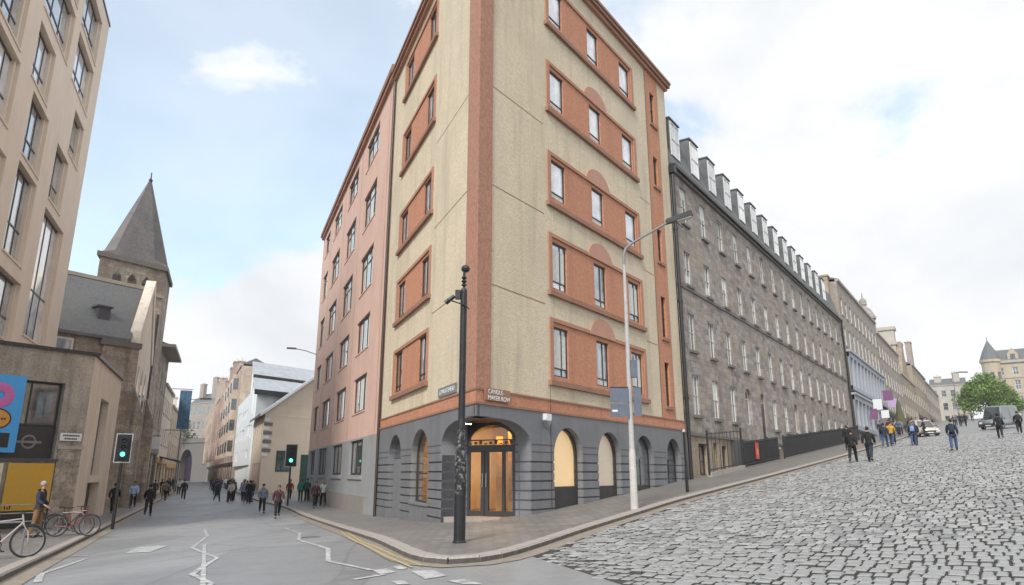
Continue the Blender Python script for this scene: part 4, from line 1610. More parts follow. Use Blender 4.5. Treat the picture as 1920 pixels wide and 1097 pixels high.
b3 = block('stone_tenement', 'darker stone tenement with a rounded cupola, farther up the hill', FR, 96.2, 122, 2.5, 20.0, 12, 'stone_grey', 8, [(16.6, 18.6), (12.8, 15.0), (9.2, 11.2)], 1.2, seed=5, ridge=2.2, shop=(5.5, 8.6, 6, 'awning_dark'))
cu = FR.put('cupola', MB().lathe([(1.35, 0), (1.35, 1.7), (1.55, 1.8), (1.55, 2.1), (1.3, 2.6), (.95, 3.3), (.45, 3.8), (.4, 4.0), (.55, 4.1), (.5, 4.8), (.1, 5.3), (.05, 6.0)], seg=12), 'stone_grey', b3, 97.6, 1.4, 20.6, smooth=False)
b4 = block('stone_tenement', 'pale gabled stone building with a broad chimney stack on the hill', FR, 122.2, 146, 3.5, 17.0, 12, 'stone_warm', 7, [(13.6, 15.4), (10.2, 12.0)], 1.2, seed=6, ridge=5.0, shop=(6.6, 9.4, 5, 'wood_dark'))
FR.put('roof_screen', MB().hexa([(139, 1, 21.4), (147, 1, 21.0), (147, 5, 24.2), (139, 5, 24.6), (139, 1, 21.7), (147, 1, 21.3), (147, 5, 24.5), (139, 5, 24.9)]), 'lead_grey', b4)
FR.put('gable', MB().extrude_y([(-5, 0), (5, 0), (5, 1.0), (1.2, 6.0), (1.2, 7.2), (-1.2, 7.2), (-1.2, 6.0), (-5, 1.0)], 0, .6), 'stone_warm', b4, 133, .1, 17.0)
FR.put('chimney', MB().box(-1.0, 1.0, 0, 4.6, 0, 6.4).box(-1.25, 1.25, -.25, 4.85, 3.6, 4.1).box(-1.25, 1.25, -.25, 4.85, 6.4, 7.0), 'stone_pale', b4, 127, .5, 19.2)
b5 = block('stone_tenement', 'brown stone row with a corner gable near the top of the hill', FR, 146.2, 175, 5, 21.5, 12, 'stone_warm', 7, [(17.8, 20.0), (13.6, 16)], 1.3, seed=7, ridge=3.0, shop=(8.5, 11.5, 6, 'wood_dark'), chim=((150, 2.5, 3.2, 1.5),))
b6 = block('stone_tenement', 'farthest stone block on the left of the hill street with a pointed gable', FR, 175.2, 215, 7, 21.0, 12, 'stone_grey', 9, [(17.2, 19.4), (13.6, 15.6)], 1.4, seed=8, ridge=6.0, shop=(10, 12.6, 6, 'wood_dark'), chim=((178, 3, 6.5, 2.0),))

# ------------------------------------------------------------------ left side of the left street
def FA(a):
    return Frame(P2(a, 0), DR)                 # walls facing down the street, t = b


def FB(b):
    return Frame(P2(0, b), DL)                 # walls facing the left street from its left side, t = a


def ob(par, pts):
    """oblique a, b, z points to the root's local space"""
    out = []
    for a, b, z in pts:
        x, y = P2(a, b)
        out.append((x - par.location.x, y - par.location.y, z + ZE - par.location.z))
    return out


def base_at(a, b):
    x, y = P2(a, b)
    return (x, y, gz(x, y))


# tall beige block
tb_ = root('tall_beige_block', base_at(32, -21), 'tall beige clad modern block with staggered windows at the left edge', 'building')
F = FB(-20.8)
tw = [(35.3, 40.3, 26.6, 29.8), (35.3, 40.3, 22.8, 26.0), (37.4, 40.3, 18.95, 21.8), (34.9, 38.0, 15.05, 18.36), (34.8, 39.65, 7.2, 14.4), (28.2, 33.9, 26.6, 29.8), (28.2, 33.9, 22.8, 26.0),
      (28.25, 31.6, 18.95, 21.98), (29.1, 32.5, 15.15, 18.5), (29.0, 32.5, 10.2, 14.7), (22.6, 26.6, 15.2, 18.5), (22.4, 26.2, 18.95, 22.0), (22.6, 26.4, 22.8, 26.0), (22.6, 27.2, 10.2, 14.0), (22.6, 27.2, 6.4, 9.4), (28.4, 33.0, 6.4, 9.4), (22.6, 26.4, 26.6, 29.8)]
F.put('wall', wall(F, 20, 42.4, 3.5, 31.0, tw, .55), 'cladding_beige', tb_)
for i, w_ in enumerate(tw):
    window(F, tb_, *w_, .30, 'frame_dark', 'glass_mid' if i % 3 == 0 else 'glass_pale' if i % 3 == 1 else 'glass_mid', .12, bx=(.42, .72) if w_[1] - w_[0] > 3.2 else (.5,), bz=(.38,), sill=(.02, .05, .1), sill_mat='cladding_light')
    F.put('reveal', fr_box(F, w_[1] - .25, w_[1] - .01, .16, .36, w_[2] + .01, w_[3] - .01), 'cladding_light', tb_)
F.put('parapet_cap', fr_box(F, 20, 42.5, -.06, .4, 31.0, 31.15), 'frame_dark', tb_)
foot(tb_, [P2(20, -21.6), P2(42.38, -21.6), P2(42.38, -34), P2(20, -34)], -2, 31.0, 'rear_wall', 'cladding_beige')
foot(tb_, [P2(42.0, -20.85), P2(42.38, -20.85), P2(42.38, -22), P2(42.0, -22)], 3.5, 30.95, 'end_wall', 'cladding_beige')

# cafe building in front
cf = root('cafe_building', base_at(26, -18), 'low brown concrete corner building with posters and a pale stone street side', 'building')
F = FA(26)
F.put('wall', wall(F, -34, -15.45, -2.9, 5.35, [(-18.75, -16.55, .62, 3.95), (-26, -20.3, .62, 3.95)], .5), 'concrete_brown', cf)
for a, b in ((-18.75, -16.55), (-26, -20.3)):
    o = window(F, cf, a, b, 2.02, 3.95, .3, 'frame_dark', 'glass_dim', .09, bx=(.45,), blind=None)
    F.put('window_panel', fr_box(F, a, b, .28, .36, .62, 2.0), 'frame_dark', cf)
F.put('window_emblem', MB().torus((0, 0, 0), .26, .05).box(-.5, .5, -.03, .03, -.05, .05), 'frame_grey', cf, -17.55, .27, 1.32)
F.put('ledge', fr_box(F, -26, -16.4, -.12, .1, .50, .62), 'base_grey_dark', cf)
F.put('stone_pier', fr_box(F, -16.45, -15.47, -.06, .1, -2.8, 1.05), 'stone_church', cf)
F.put('string_course', fr_box(F, -16.5, -15.40, -.10, .1, 1.05, 1.2), 'stone_trim', cf)
F.put('coping', fr_box(F, -34, -15.3, -.12, .5, 5.35, 5.5), 'frame_dark', cf)
G = FB(-15.45)
cops = [(29.3, 32.0, -.1, 3.7), (28.9, 32.6, -2.6, -.45)]
G.put('street_wall', wall(G, 26, 35.6, -2.9, 5.35, cops, .45), 'sandstone_tan', cf)
window(G, cf, 29.3, 32.0, -.1, 3.7, .32, 'frame_grey', 'glass_mid', .1, bz=(.25,), bx=())
dd = G.put('doorway', fr_box(G, 28.95, 32.55, .4, .46, -2.6, -.45), 'door_black', cf)
add('door_leaf', MB().box(29.1, 30.7, .37, .41, -2.5, -.6), 'frame_dark', dd)
G.put('coping', fr_box(G, 25.9, 35.7, -.12, .5, 5.351, 5.501), 'frame_dark', cf)
foot(cf, [P2(26.7, -34), P2(26.7, -16.1), P2(35.5, -16.1), P2(35.5, -34)], -2.5, 5.3, 'rear_wall', 'concrete_brown')
foot(cf, [P2(35.2, -15.5), P2(35.6, -15.5), P2(35.6, -16.6), P2(35.2, -16.6)], -2.8, 5.3, 'end_wall', 'sandstone_tan')
sg = F.put('street_sign', MB().box(-.45, .45, -.02, .02, -.17, .17), 'sign_white', cf, -16.03, -.1, 1.58)
m = MB()
for r_, (x0, x1) in enumerate(((-.34, .34), (-.26, .26))):
    x = x0
    while x < x1:
        w_ = random.uniform(.04, .07)
        m.box(x, x + w_, -.03, -.021, .03 - r_ * .14, .10 - r_ * .14)
        x += w_ + .022
add('lettering', m, 'sign_text', sg)
po = root('blue_poster', tuple(F.pt(-19.3, -.1).xy) + (gz(*F.pt(-19.3, -.1).xy),), 'bright blue poster board with a pink ring and an orange disc, on the cafe wall', 'poster')
F.put('board', fr_box(F, -20.5, -18.16, -.12, -.04, .85, 4.08), 'poster_blue', po)
m = MB()
for i in range(14):
    a0 = 2 * math.pi * i / 14
    m.ball((math.cos(a0) * .34, -.02, math.sin(a0) * .34), (.2, .02, .2), 8, 4)
F.put('pink_ring', m, 'poster_pink', po, -19.05, -.125, 3.2)
n = 24
F.put('orange_disc', MB().extrude_y([(.56 * math.cos(2 * math.pi * i / n), .44 * math.sin(2 * math.pi * i / n)) for i in range(n)], -.02, 0), 'poster_dark', po, -19.05, -.122, 2.22)
F.put('orange_disc', MB().extrude_y([(.5 * math.cos(2 * math.pi * i / n), .38 * math.sin(2 * math.pi * i / n)) for i in range(n)], -.02, 0), 'poster_orange', po, -19.05, -.134, 2.22)
m = MB()
for i in range(7):
    m.box(-.36 + i * .105, -.29 + i * .105, -.006, 0, -.04, .05)
F.put('lettering', m, 'poster_dark', po, -19.05, -.155, 2.22)
F.put('dark_panel', fr_box(F, -20.2, -18.45, -.135, -.121, 1.05, 1.65), 'poster_dark', po)
py_ = root('yellow_poster', tuple(F.pt(-17.4, -.1).xy) + (gz(*F.pt(-17.4, -.1).xy),), 'plain mustard yellow poster board under the cafe window', 'poster')
F.put('board', fr_box(F, -18.3, -16.54, -.16, -.08, -1.52, .42), 'poster_yellow', py_)
m = MB()
for x, z, h in ((-18.2, -1.46, .14), (-18.1, -1.46, .1), (-18.02, -1.46, .16), (-16.85, -.75, .05)):
    m.box(x, x + .05, -.165, -.159, z, z + h)
F.put('print_mark', m, 'poster_dark', py_)
F.put('foot', fr_box(F, -18.25, -16.6, -.14, -.02, -2.3, -1.52), 'frame_dark', py_)
for k in range(4):
    F.put('stone_block', fr_box(F, -19.2, -18.45, -.08, .02, -1.55 + k * .5, -1.08 + k * .5), 'sandstone_tan', cf)

# church with slated nave and broach spire
ch = root('church', base_at(52, -17), 'old stone church with slate nave roof, square tower and tall pointed spire', 'church')
EV, RG = 9.35, 14.5
n_ops = [(-26, -24.6, 2, 7.4), (-22.3, -20.9, 2, 7.4), (-18.6, -17.2, 2, 6.8)]
F = FA(46.3)
F.put('wall', wall(F, -34, -16.2, -2.9, EV, n_ops, .4), 'stone_church', ch)
for a, b, c, d in n_ops:
    window(F, ch, a, b, c, d, .3, 'stone_trim', 'glass_dark', .12, bx=(.5,), bz=(.6,))
m = MB()
m.hexa(ob(ch, [(45.9, -34, EV - .1), (45.9, -16.7, EV - .1), (51.5, -16.7, RG - .12), (51.5, -34, RG - .12), (45.9, -34, EV + .12), (45.9, -16.7, EV + .12), (51.5, -16.7, RG + .1), (51.5, -34, RG + .1)]))
add('roof', m, 'slate', ch)
m = MB()
m.hexa(ob(ch, [(51.5, -34, RG - .12), (51.5, -16.7, RG - .12), (57.1, -16.7, EV - .1), (57.1, -34, EV - .1), (51.5, -34, RG + .1), (51.5, -16.7, RG + .1), (57.1, -16.7, EV + .12), (57.1, -34, EV + .12)]))
add('roof', m, 'slate', ch)
add('ridge', MB().hexa(ob(ch, [(51.3, -34, RG), (51.3, -16.7, RG), (51.7, -16.7, RG), (51.7, -34, RG), (51.3, -34, RG + .28), (51.3, -16.7, RG + .28), (51.7, -16.7, RG + .28), (51.7, -34, RG + .28)])), 'stone_trim', ch)
G = FB(-16.2)
gab = MB()
gab.poly([(46.3, 0, -2.9), (56.7, 0, -2.9), (56.7, 0, EV), (51.5, 0, RG + .5), (46.3, 0, EV)])
gab.extrude_y([(46.0, EV - .2), (46.3, EV + .9), (51.5, RG + .95), (56.7, EV + .9), (57.0, EV - .2), (56.4, EV - .2), (51.5, RG + .1), (46.6, EV - .2)], -.12, .6)
G.put('gable', gab, 'sandstone_tan', ch)
for t_ in (46.6, 56.1):
    G.put('buttress', MB().extrude_x([(-.9, -2.8), (-.9, 4.2), (-.1, 6.2), (-.1, -2.8)], t_ - .4, t_ + .4), 'stone_church', ch)
for t_ in (49.0, 51.5, 54.0):
    G.put('window', MB().extrude_y([(-.6, 0), (.6, 0), (.6, 4.5), (0, 5.8), (-.6, 4.5)], -.03, .05), 'glass_dark', ch, t_, 0, 2.2)
foot(ch, [P2(46.6, -34), P2(46.6, -16.5), P2(57, -16.5), P2(57, -34)], -2.6, EV - .12, 'rear_wall', 'stone_church')
# small roof vent and lower lean-to with pale windows
rv = F.put('roof_vent', MB().box(-.42, .42, -.1, 1.2, 0, 1.3).box(-.55, .55, -.2, 1.3, 1.3, 1.42), 'base_grey_dark', ch, -18.45, 1.0, EV + 1.1)
F.put('wallhead', fr_box(F, -18.9, -16.1, -.5, .05, EV - .5, EV - .1), 'stone_trim_dark', ch)
F.put('wallhead', fr_box(F, -18.7, -16.2, -.35, .05, -2.8, EV - .5), 'stone_church', ch)
o = window(F, ch, -23.0, -20.6, 7.5, 9.0, -.1, 'frame_white', 'glass_mid', .14, bx=(.55,))
# tower
TA, TB, TZ = (58.5, 64.3), (-22.0, -16.15), 18.2
foot(ch, [P2(TA[0], TB[0]), P2(TA[0], TB[1]), P2(TA[1], TB[1]), P2(TA[1], TB[0])], -2.8, TZ, 'tower', 'stone_church')
foot(ch, [P2(TA[0] - .25, TB[0] - .25), P2(TA[0] - .25, TB[1] + .25), P2(TA[1] + .25, TB[1] + .25), P2(TA[1] + .25, TB[0] - .25)], TZ, TZ + .4, 'tower_cornice', 'stone_trim_dark')
m = MB()
ac, bc = (TA[0] + TA[1]) / 2, (TB[0] + TB[1]) / 2
rings = []
for z, k in ((TZ + .3, 1.06), (TZ + .9, .98), (27.6, .02)):
    h1, h2 = (TA[1] - TA[0]) / 2 * k, (TB[1] - TB[0]) / 2 * k
    c8 = .98 if k > 1 else .62
    r8 = [(-h1, -h2 * c8), (-h1, h2 * c8), (-h1 * c8, h2), (h1 * c8, h2), (h1, h2 * c8), (h1, -h2 * c8), (h1 * c8, -h2), (-h1 * c8, -h2)]
    rings.append(ob(ch, [(ac + p, bc + q, z) for p, q in r8]))
for r in rings:
    m.v += r
for i in range(2):
    for k in range(8):
        m.f.append((i * 8 + k, i * 8 + (k + 1) % 8, (i + 1) * 8 + (k + 1) % 8, (i + 1) * 8 + k))
sp_o = add('spire', m, 'slate_spire', ch)
top = ob(ch, [(ac, bc, 27.2)])[0]
add('finial', MB().lathe([(.12, 0), (.2, .3), (.06, .5), (.05, 1.1)], seg=8), 'iron_black', sp_o, top)
FT_ = FA(TA[0])
for b_ in (-20.4, -19.1, -17.8):
    FT_.put('belfry_opening', MB().extrude_y([(-.35, 0), (.35, 0), (.35, .6), (0, 1.1), (-.35, .6)], -.02, .1), 'glass_dark', ch, b_, -.02, 16.2)
FT_.put('string_course', fr_box(FT_, -22.1, -16.05, -.12, .1, 15.6, 15.85), 'stone_trim', ch)
FT_.put('downpipe', MB().tube([(0, 0, 0), (0, 0, 14)], .1), 'iron_black', ch, -16.4, -.2, 0)

# row beyond the church
FLb = FB(-16.3)
h1 = block('stone_house', 'narrow brown stone house with projecting eaves right after the church tower', FLb, 65, 76, -2.9, 12.2, 10, 'stone_church', 4, [(8.4, 10.4), (4.6, 6.8)], 1.2, seed=11, shop=(-2.4, 2.4, 2, 'wood_dark'), over=1.3, ridge=2)
h2 = block('stone_house', 'tan stone house with shop windows behind the hanging banner', FLb, 76.2, 90, -2.9, 9.6, 10, 'sandstone_tan', 5, [(6.6, 8.4), (3.2, 5.0)], 1.1, seed=12, shop=(-2.5, 1.6, 3, 'timber_gold'), ridge=1.6)
h3 = block('stone_house', 'plain cream house at the far end of the left row, next to the bridge', FLb, 90.2, 112, -2.9, 8.4, 10, 'render_tan', 6, [(5.2, 7.0), (2.2, 4.0)], 1.1, seed=13, shop=(-2.5, 1.2, 4, 'timber_gold'), ridge=2.2, chim=((94, 1.6, 1.4, 1.0),))
bn = root('hanging_banner', base_at(82, -15.2), 'blue vertical banner hanging from a bracket high above the left pavement', 'banner')
FLb.put('bracket', MB().tube([(0, 0, 0), (0, -2.6, 0)], .06).tube([(0, 0, 4.9), (0, -2.6, 4.9)], .05), 'frame_grey', bn, 82.2, 0, 5.0)
FLb.put('cloth', MB().extrude_x([(-2.5, 0), (-1.2, 0), (-1.2, 4.6), (-2.5, 4.6)], -.06, .06), 'banner_blue', bn, 82.2, 0, 5.15)
aw = root('shop_awning', base_at(80, -15.5), 'dark shop awning over the left pavement below the banner', 'awning')
FLb.put('canopy', MB().extrude_x([(0, 0), (-2.2, -.5), (-2.2, -.75), (0, -.15)], 79, 83), 'awning_dark', aw, 0, 0, 1.9)
FLb.put('post', MB().tube([(81, -2.0, -3.9), (81, -2.0, -.6)], .05), 'iron_black', aw, 0, 0, 1.9)
hs = root('hanging_sign', base_at(62, -15.6), 'small white hanging sign on the church tower side above the pavement', 'sign')
FLb.put('bracket', MB().tube([(63, 0, 1.2), (63, -1.1, 1.2)], .03), 'iron_black', hs, 0, 0, 2.2)
FLb.put('board', MB().box(62.9, 63.1, -1.1, -.2, 0, 1.1), 'sign_white', hs, 0, 0, 2.2)
# stone arch bridge closing the street
DF0 = Vector((-(960 - 330) / 1297., 1.0336)).normalized()
FLc = Frame(P2(112.2, -16.3), DF0)
block('stone_house', 'last tan house of the left row, ending at the dark bridge', FLc, 0, 46, -2.9, 9.0, 10, 'sandstone_tan', 10, [(5.6, 7.4), (2.2, 4.2)], 1.3, seed=16, ridge=2.5, chim=((8, 2, 1.8, 1), (30, 2, 1.8, 1)), sills=False)
block('stone_house', 'distant grey house between the last tan house and the bridge', FLc, 46.3, 100, -2.9, 11.5, 10, 'stone_grey', 10, [(7.6, 9.8), (3, 5.4)], 1.5, seed=17, ridge=2.5, sills=False)
BY = 232.
F = Frame((BY * (346 - 960) / 1340.6, BY), NRM)
br_ = root('arch_bridge', (F.O.x, F.O.y, gz(F.O.x, F.O.y)), 'dark stone arch bridge crossing the far end of the left street', 'bridge')
prof = arch_prof(-3.6, 3.6, 2.6, 7.6)
F.put('wall', wall(F, -26, 26, -3, 9.6, [(-3.6, 3.6, -3, 7.6, prof)], 9.0), 'stone_trim_dark', br_)
F.put('parapet', fr_box(F, -26, 26, -.3, .5, 9.6, 11), 'stone_trim_dark', br_)
F.put('arch_gloom_sheet', MB().extrude_y([(-3.5, -2.6)] + [(x, z) for x, z in arch_prof(-3.5, 3.5, 2.5, 7.4)] + [(3.5, -2.6)], 2.0, 2.2), 'arch_purple', br_)  # added sheet, no lamp: dim purple-lit depth of the arch put into colour
F.put('deck', MB().box(-26, 26, .3, 9.3, 9.0, 9.65), 'stone_grey', br_)
FC = Frame((F.O.x * 1.15, BY * 1.15), NRM)
block('far_tenement', 'hazy pale tenement rising behind the left of the arch bridge', FC, -14, -2.2, -2.4, 19.5, 10, 'stone_grey', 4, [(15.4, 18.2), (11, 13.6)], 1.6, seed=14, chim=((-8, 2.6, 3.2, 2),), ridge=3, sills=False)
block('far_tenement', 'taller hazy tenement with chimneys right of the arch bridge', FC, -2, 16, -2.4, 25.5, 10, 'stone_grey', 6, [(21.2, 24.2), (16, 19)], 1.6, seed=15, chim=((2, 2.6, 5.2, 2), (10, 2.6, 7.2, 2)), ridge=4, sills=False)

# ------------------------------------------------------------------ right side of the left street beyond the pink building
P0 = Vector((-28.9, 82.0))
DF = Vector((-(960 - 330) / 1297., 1.0336)).normalized()
FW = Frame(P0, DF, flip=True)
a0, b0 = ab(P0.x, P0.y)
cr = root('cream_house', (P0.x, P0.y, gz(P0.x, P0.y)), 'cream gabled house with dark quoins and green door beyond the pink building', 'house')
F = FA(a0)
gm = MB()
gw = 14.0
gm.poly([(b0, 0, -3), (b0 + gw, 0, -3), (b0 + gw, 0, 7.1), (b0 + gw / 2, 0, 12.0), (b0, 0, 7.1)])
F.put('gable_wall', gm, 'render_cream', cr)
cops = [(1.6 + 2.6 * i, 2.8 + 2.6 * i, 2.6, 6.0) for i in range(4)] + [(1.2 + 2.6 * i, 2.9 + 2.6 * i, -2.0, 1.2) for i in range(4)]
FW.put('wall', wall(FW, 0, 12, -3, 7.1, cops, .25), 'render_cream', cr)
for i, c in enumerate(cops):
    window(FW, cr, *c, .15, 'frame_brown' if c[2] > 0 else 'red_paint', 'glass_dark', .1, bx=(.5,), bz=(.5,))
for e, sx in ((0, 1),):
    for k in range(9):
        w_ = 1.1 if k % 2 else .7
        F.put('quoin', fr_box(F, b0 - .06, b0 + w_, -.07, .02, 1.9 + k * .5, 2.28 + k * .5), 'stone_trim_dark' if k % 2 else 'sign_white', cr)
q0 = P2(a0, b0)
ue = FW.pt(12.4, 0).xy
r_ = MB()


def roof_slab(p_low0, p_low1, p_hi0, p_hi1, th=.3):
    r_.hexa([(*p_low0[:2], p_low0[2] - th), (*p_low1[:2], p_low1[2] - th), (*p_hi1[:2], p_hi1[2] - th), (*p_hi0[:2], p_hi0[2] - th), p_low0, p_low1, p_hi1, p_hi0])


def loc3(p, z):
    return (p[0] - cr.location.x, p[1] - cr.location.y, z + ZE - cr.location.z)


lo0 = F.pt(b0 - 1.0, -.5).xy
lo1 = Vector(lo0) + DF * 13.2
hi0 = F.pt(b0 + gw / 2, -.5).xy
hi1 = Vector(hi0) + DF * 13.2
rr0 = F.pt(b0 + gw + .8, -.5).xy
rr1 = Vector(rr0) + DF * 13.2
roof_slab(loc3(lo0, 6.75), loc3(lo1, 6.75), loc3(hi0, 12.35), loc3(hi1, 12.35))
add('roof', r_, 'slate', cr)
r_ = MB()
roof_slab(loc3(rr0, 6.75), loc3(rr1, 6.75), loc3(hi0, 12.35), loc3(hi1, 12.35))
add('roof', r_, 'slate', cr)
F.put('bargeboard', MB().hexa([(b0 - 1.0, -.62, 6.4), (b0 + gw / 2, -.62, 12.0), (b0 + gw / 2, -.52, 12.0), (b0 - 1.0, -.52, 6.4), (b0 - 1.0, -.62, 6.8), (b0 + gw / 2, -.62, 12.4), (b0 + gw / 2, -.52, 12.4), (b0 - 1.0, -.52, 6.8)]), 'sign_white', cr)
F.put('string_line', fr_box(F, b0 + 1.5, b0 + gw - 1, -.03, .01, 6.6, 6.72), 'sandstone_tan', cr)
F.put('string_line', fr_box(F, b0 + 1.5, b0 + gw - 1, -.03, .01, 8.1, 8.2), 'sandstone_tan', cr)
dk = F.put('door', fr_box(F, b0 + 5.6, b0 + 7.0, -.06, .02, -2.8, 2.2), 'c_green', cr)
window(F, cr, b0 + 2.0, b0 + 4.2, .2, 2.6, -.06, 'c_green', 'glass_dark', .12, bx=(.35,))
foot(cr, [tuple(F.pt(b0 + gw, .2).xy), tuple(F.pt(b0 + 1, .5).xy), tuple(FW.pt(11.9, 1).xy), tuple(FW.pt(11.9, 12).xy)], -2.8, 7.0, 'rear_wall', 'render_cream')

wb = root('white_building', tuple(FW.pt(30, 0).xy) + (gz(*FW.pt(30, 0).xy),), 'bright white modern building with two stepped grey monopitch roofs', 'building')
wops = []
rs = random.Random(9)
for i in range(11):
    for z in (2.0, 5.0, 8.0):
        if rs.random() < .75:
            w_ = rs.choice((.6, .9, 1.3))
            wops.append((13.6 + i * 2.95 + rs.uniform(0, .6), 13.6 + i * 2.95 + 1.2 + w_, z + rs.uniform(-.3, .3), z + rs.uniform(1.2, 1.8)))
FW.put('wall', wall(FW, 12.6, 46, 1.2, 11.4, wops, .3), 'render_white', wb)
for w_ in wops:
    window(FW, wb, *w_, .2, 'frame_white', 'glass_mid', .08)
FW.put('shop_wall', wall(FW, 12.6, 46, -3, 1.2, [(13.5 + 4 * i, 16.6 + 4 * i, -2.4, .8) for i in range(8)], .3, y=.5), 'render_white', wb)
for i in range(8):
    window(FW, wb, 13.5 + 4 * i, 16.6 + 4 * i, -2.4, .8, .7, 'c_olive', 'glass_mid' if i % 2 else 'glass_dim', .12, bx=(.5,), name='shop_window')
FW.put('shop_lightbox', MB().box(-.5, .5, -.3, -.1, 0, 1.2), 'headlight', wb, 15, .5, -.9)
FW.put('soffit', fr_box(FW, 12.6, 46, .001, .6, 1.1, 1.199), 'render_white', wb)
aw0 = ab(*FW.pt(12.6, 0).xy)
F = FA(aw0[0])
F.put('end_wall', fr_box(F, aw0[1], aw0[1] + 14, .0, .4, -3, 10.6), 'render_white', wb)
for k in range(5):
    F.put('window', fr_box(F, aw0[1] + .6 + k * 1.1, aw0[1] + 1.0 + k * 1.1, -.03, .01, 6.0 + (k % 3) * 1.3, 6.9 + (k % 3) * 1.3), 'glass_dark', wb)
for y0, z0_, y1, z1_ in ((-.6, 10.55, 4.0, 12.75), (4.6, 13.3, 9.2, 15.9)):
    b_ = aw0[1]
    s0, s1 = b_ + .62 * y0 - .5, b_ + .62 * y1 - .5
    F.put('monopitch_roof', MB().hexa([(s0, y0, z0_), (s0 + 15, y0, z0_), (s1 + 15, y1, z1_), (s1, y1, z1_), (s0, y0, z0_ + .35), (s0 + 15, y0, z0_ + .35), (s1 + 15, y1, z1_ + .35), (s1, y1, z1_ + .35)]), 'roof_metal', wb)
    F.put('clerestory', fr_box(F, s0 + 2.8, s0 + 14.5, y0 + 3.9, y0 + 4.3, z0_ - 2.6, z1_ - .05), 'render_white', wb)
    F.put('roof_edge', fr_box(F, s0, s0 + 15, y0 - .05, y0 - .003, z0_ - .35, z0_ + .33), 'frame_dark', wb)
foot(wb, [tuple(F.pt(aw0[1] + .4, .5).xy), tuple(F.pt(aw0[1] + 14, .5).xy), tuple((FW.pt(46, 13)).xy), tuple(FW.pt(46, .6).xy)], -2.8, 11.3, 'rear_wall', 'render_white')

tn1 = block('tan_tenement', 'tall tan sandstone tenement with gable top after the white building', FW, 46.4, 78, -3, 18.8, 4.5, 'stone_tenement', 8, [(15.6, 18.0), (11.8, 14.2), (8.0, 10.4), (4.2, 6.6)], 1.5, seed=21, chim=((66, 3, 2.6, .5),), ridge=1.2, shop=(-2.6, 1.8, 6, 'wood_dark'), sills=False)
tn2 = block('red_tenement', 'reddish stone tenement with chimney stacks farther down the left street', FW, 78.4, 118, -3, 17.6, 12, 'stone_red_far', 9, [(14, 16.4), (10.2, 12.8), (6.4, 9)], 1.6, seed=22, chim=((82, 4, 5.2, .5), (92, 4, 5.2, .5), (108, 3, 4, .5)), ridge=2.4, shop=(-2.6, 1.8, 6, 'wood_dark'), sills=False)
tn3 = block('pale_tenement', 'pale tenement with stepped roof near the far bridge', FW, 118.4, 190, -3, 19.6, 12, 'stone_tenement', 12, [(15.4, 18), (11.2, 13.8), (7, 9.6)], 1.8, seed=23, chim=((124, 5, 4, .5), (140, 5, 6, .5), (165, 5, 8, .5)), ridge=3.2, shop=(-2.6, 1.8, 8, 'wood_dark'), sills=False)


def bays(o, F, t0, t1, n, z0, z1, mat, dep=1.1):
    """projecting bay windows stacked up a tenement front"""
    p = (t1 - t0) / n
    for i in range(n):
        tc = t0 + p * (i + .5)
        a, b = F.s * (tc - 1.3), F.s * (tc + 1.3)
        a, b = min(a, b), max(a, b)
        m = MB()
        m.prism([(a, .05), (a + .6, -dep), (b - .6, -dep), (b, .05)], z0, z1)
        by = F.put('bay', m, mat, o)
        k = 0
        z = z0 + .8
        while z + 2.0 < z1:
            add('window', MB().hexa([(a + .1, -.20, z), (a + .5, -.97, z), (a + .44, -1.01, z), (a + .04, -.24, z), (a + .1, -.20, z + 1.9), (a + .5, -.97, z + 1.9), (a + .44, -1.01, z + 1.9), (a + .04, -.24, z + 1.9)]), 'glass_dark', by)
            add('window', MB().hexa([(b - .1, -.20, z), (b - .5, -.97, z), (b - .44, -1.01, z), (b - .04, -.24, z), (b - .1, -.20, z + 1.9), (b - .5, -.97, z + 1.9), (b - .44, -1.01, z + 1.9), (b - .04, -.24, z + 1.9)]), 'glass_dark', by)
            add('window', MB().box(a + .75, b - .75, -dep - .02, -dep + .05, z, z + 1.9), 'glass_dark', by)
            z += 3.7
            k += 1


bays(tn1, FW, 46.4, 78, 4, 3.0, 17.6, 'stone_tenement')
bays(tn2, FW, 78.4, 118, 4, 3.0, 16.6, 'stone_red_far', 1.3)
bays(tn3, FW, 118.4, 190, 6, 3.0, 18.4, 'stone_tenement', 1.5)

# ------------------------------------------------------------------ top of the hill
gh = root('turreted_hotel', (147, 197, gz(147, 197)), 'golden stone turreted building with corner cone roof at the top of the hill', 'building')
F = Frame((147, 197), NRM)
z_g = gz(147, 197) - ZE
ops = [(-6.5 + 3.4 * i, -5.1 + 3.4 * i, z, z + h) for i in range(10) for z, h in ((27.5, 2.2), (23.2, 2.8), (18.6, 2.8), (14.4, 2.6))]
F.put('wall', wall(F, -8.5, 30, z_g - 1, 31.0, ops, .4), 'stone_gold', gh)
for o_ in ops:
    window(F, gh, *o_, .25, 'frame_white', 'glass_dim', .12, bx=(.5,), bz=(.5,))
for z, t_ in ((31.0, .9), (26.6, .35), (22.2, .3), (17.4, .3)):
    F.put('string_course', fr_box(F, -8.6, 30, -t_ * .6, .1, z, z + t_ * .8), 'stone_trim', gh)
F.put('roof', MB().extrude_x([(-.2, 31.7), (4, 35.4), (10, 35.4), (14, 31.7)], -8.4, 30), 'slate', gh)
foot(gh, [fp(F, -8.5, .6), fp(F, 30, .6), fp(F, 30, 14), fp(F, -8.5, 14)], z_g - 1, 31, 'rear_wall', 'stone_gold')
tu = F.put('turret', MB().lathe([(.6, 19.5), (1.8, 21.5), (2.2, 23.4), (2.4, 23.8), (2.4, 31.2), (2.8, 31.5), (2.8, 32.2), (2.3, 32.3)], seg=14), 'stone_gold', gh, -8.0, .6, 0)
add('cone_roof', MB().lathe([(2.7, 32.2), (1.8, 34.6), (.12, 38.0), (.06, 39.2)], seg=14), 'slate', tu)
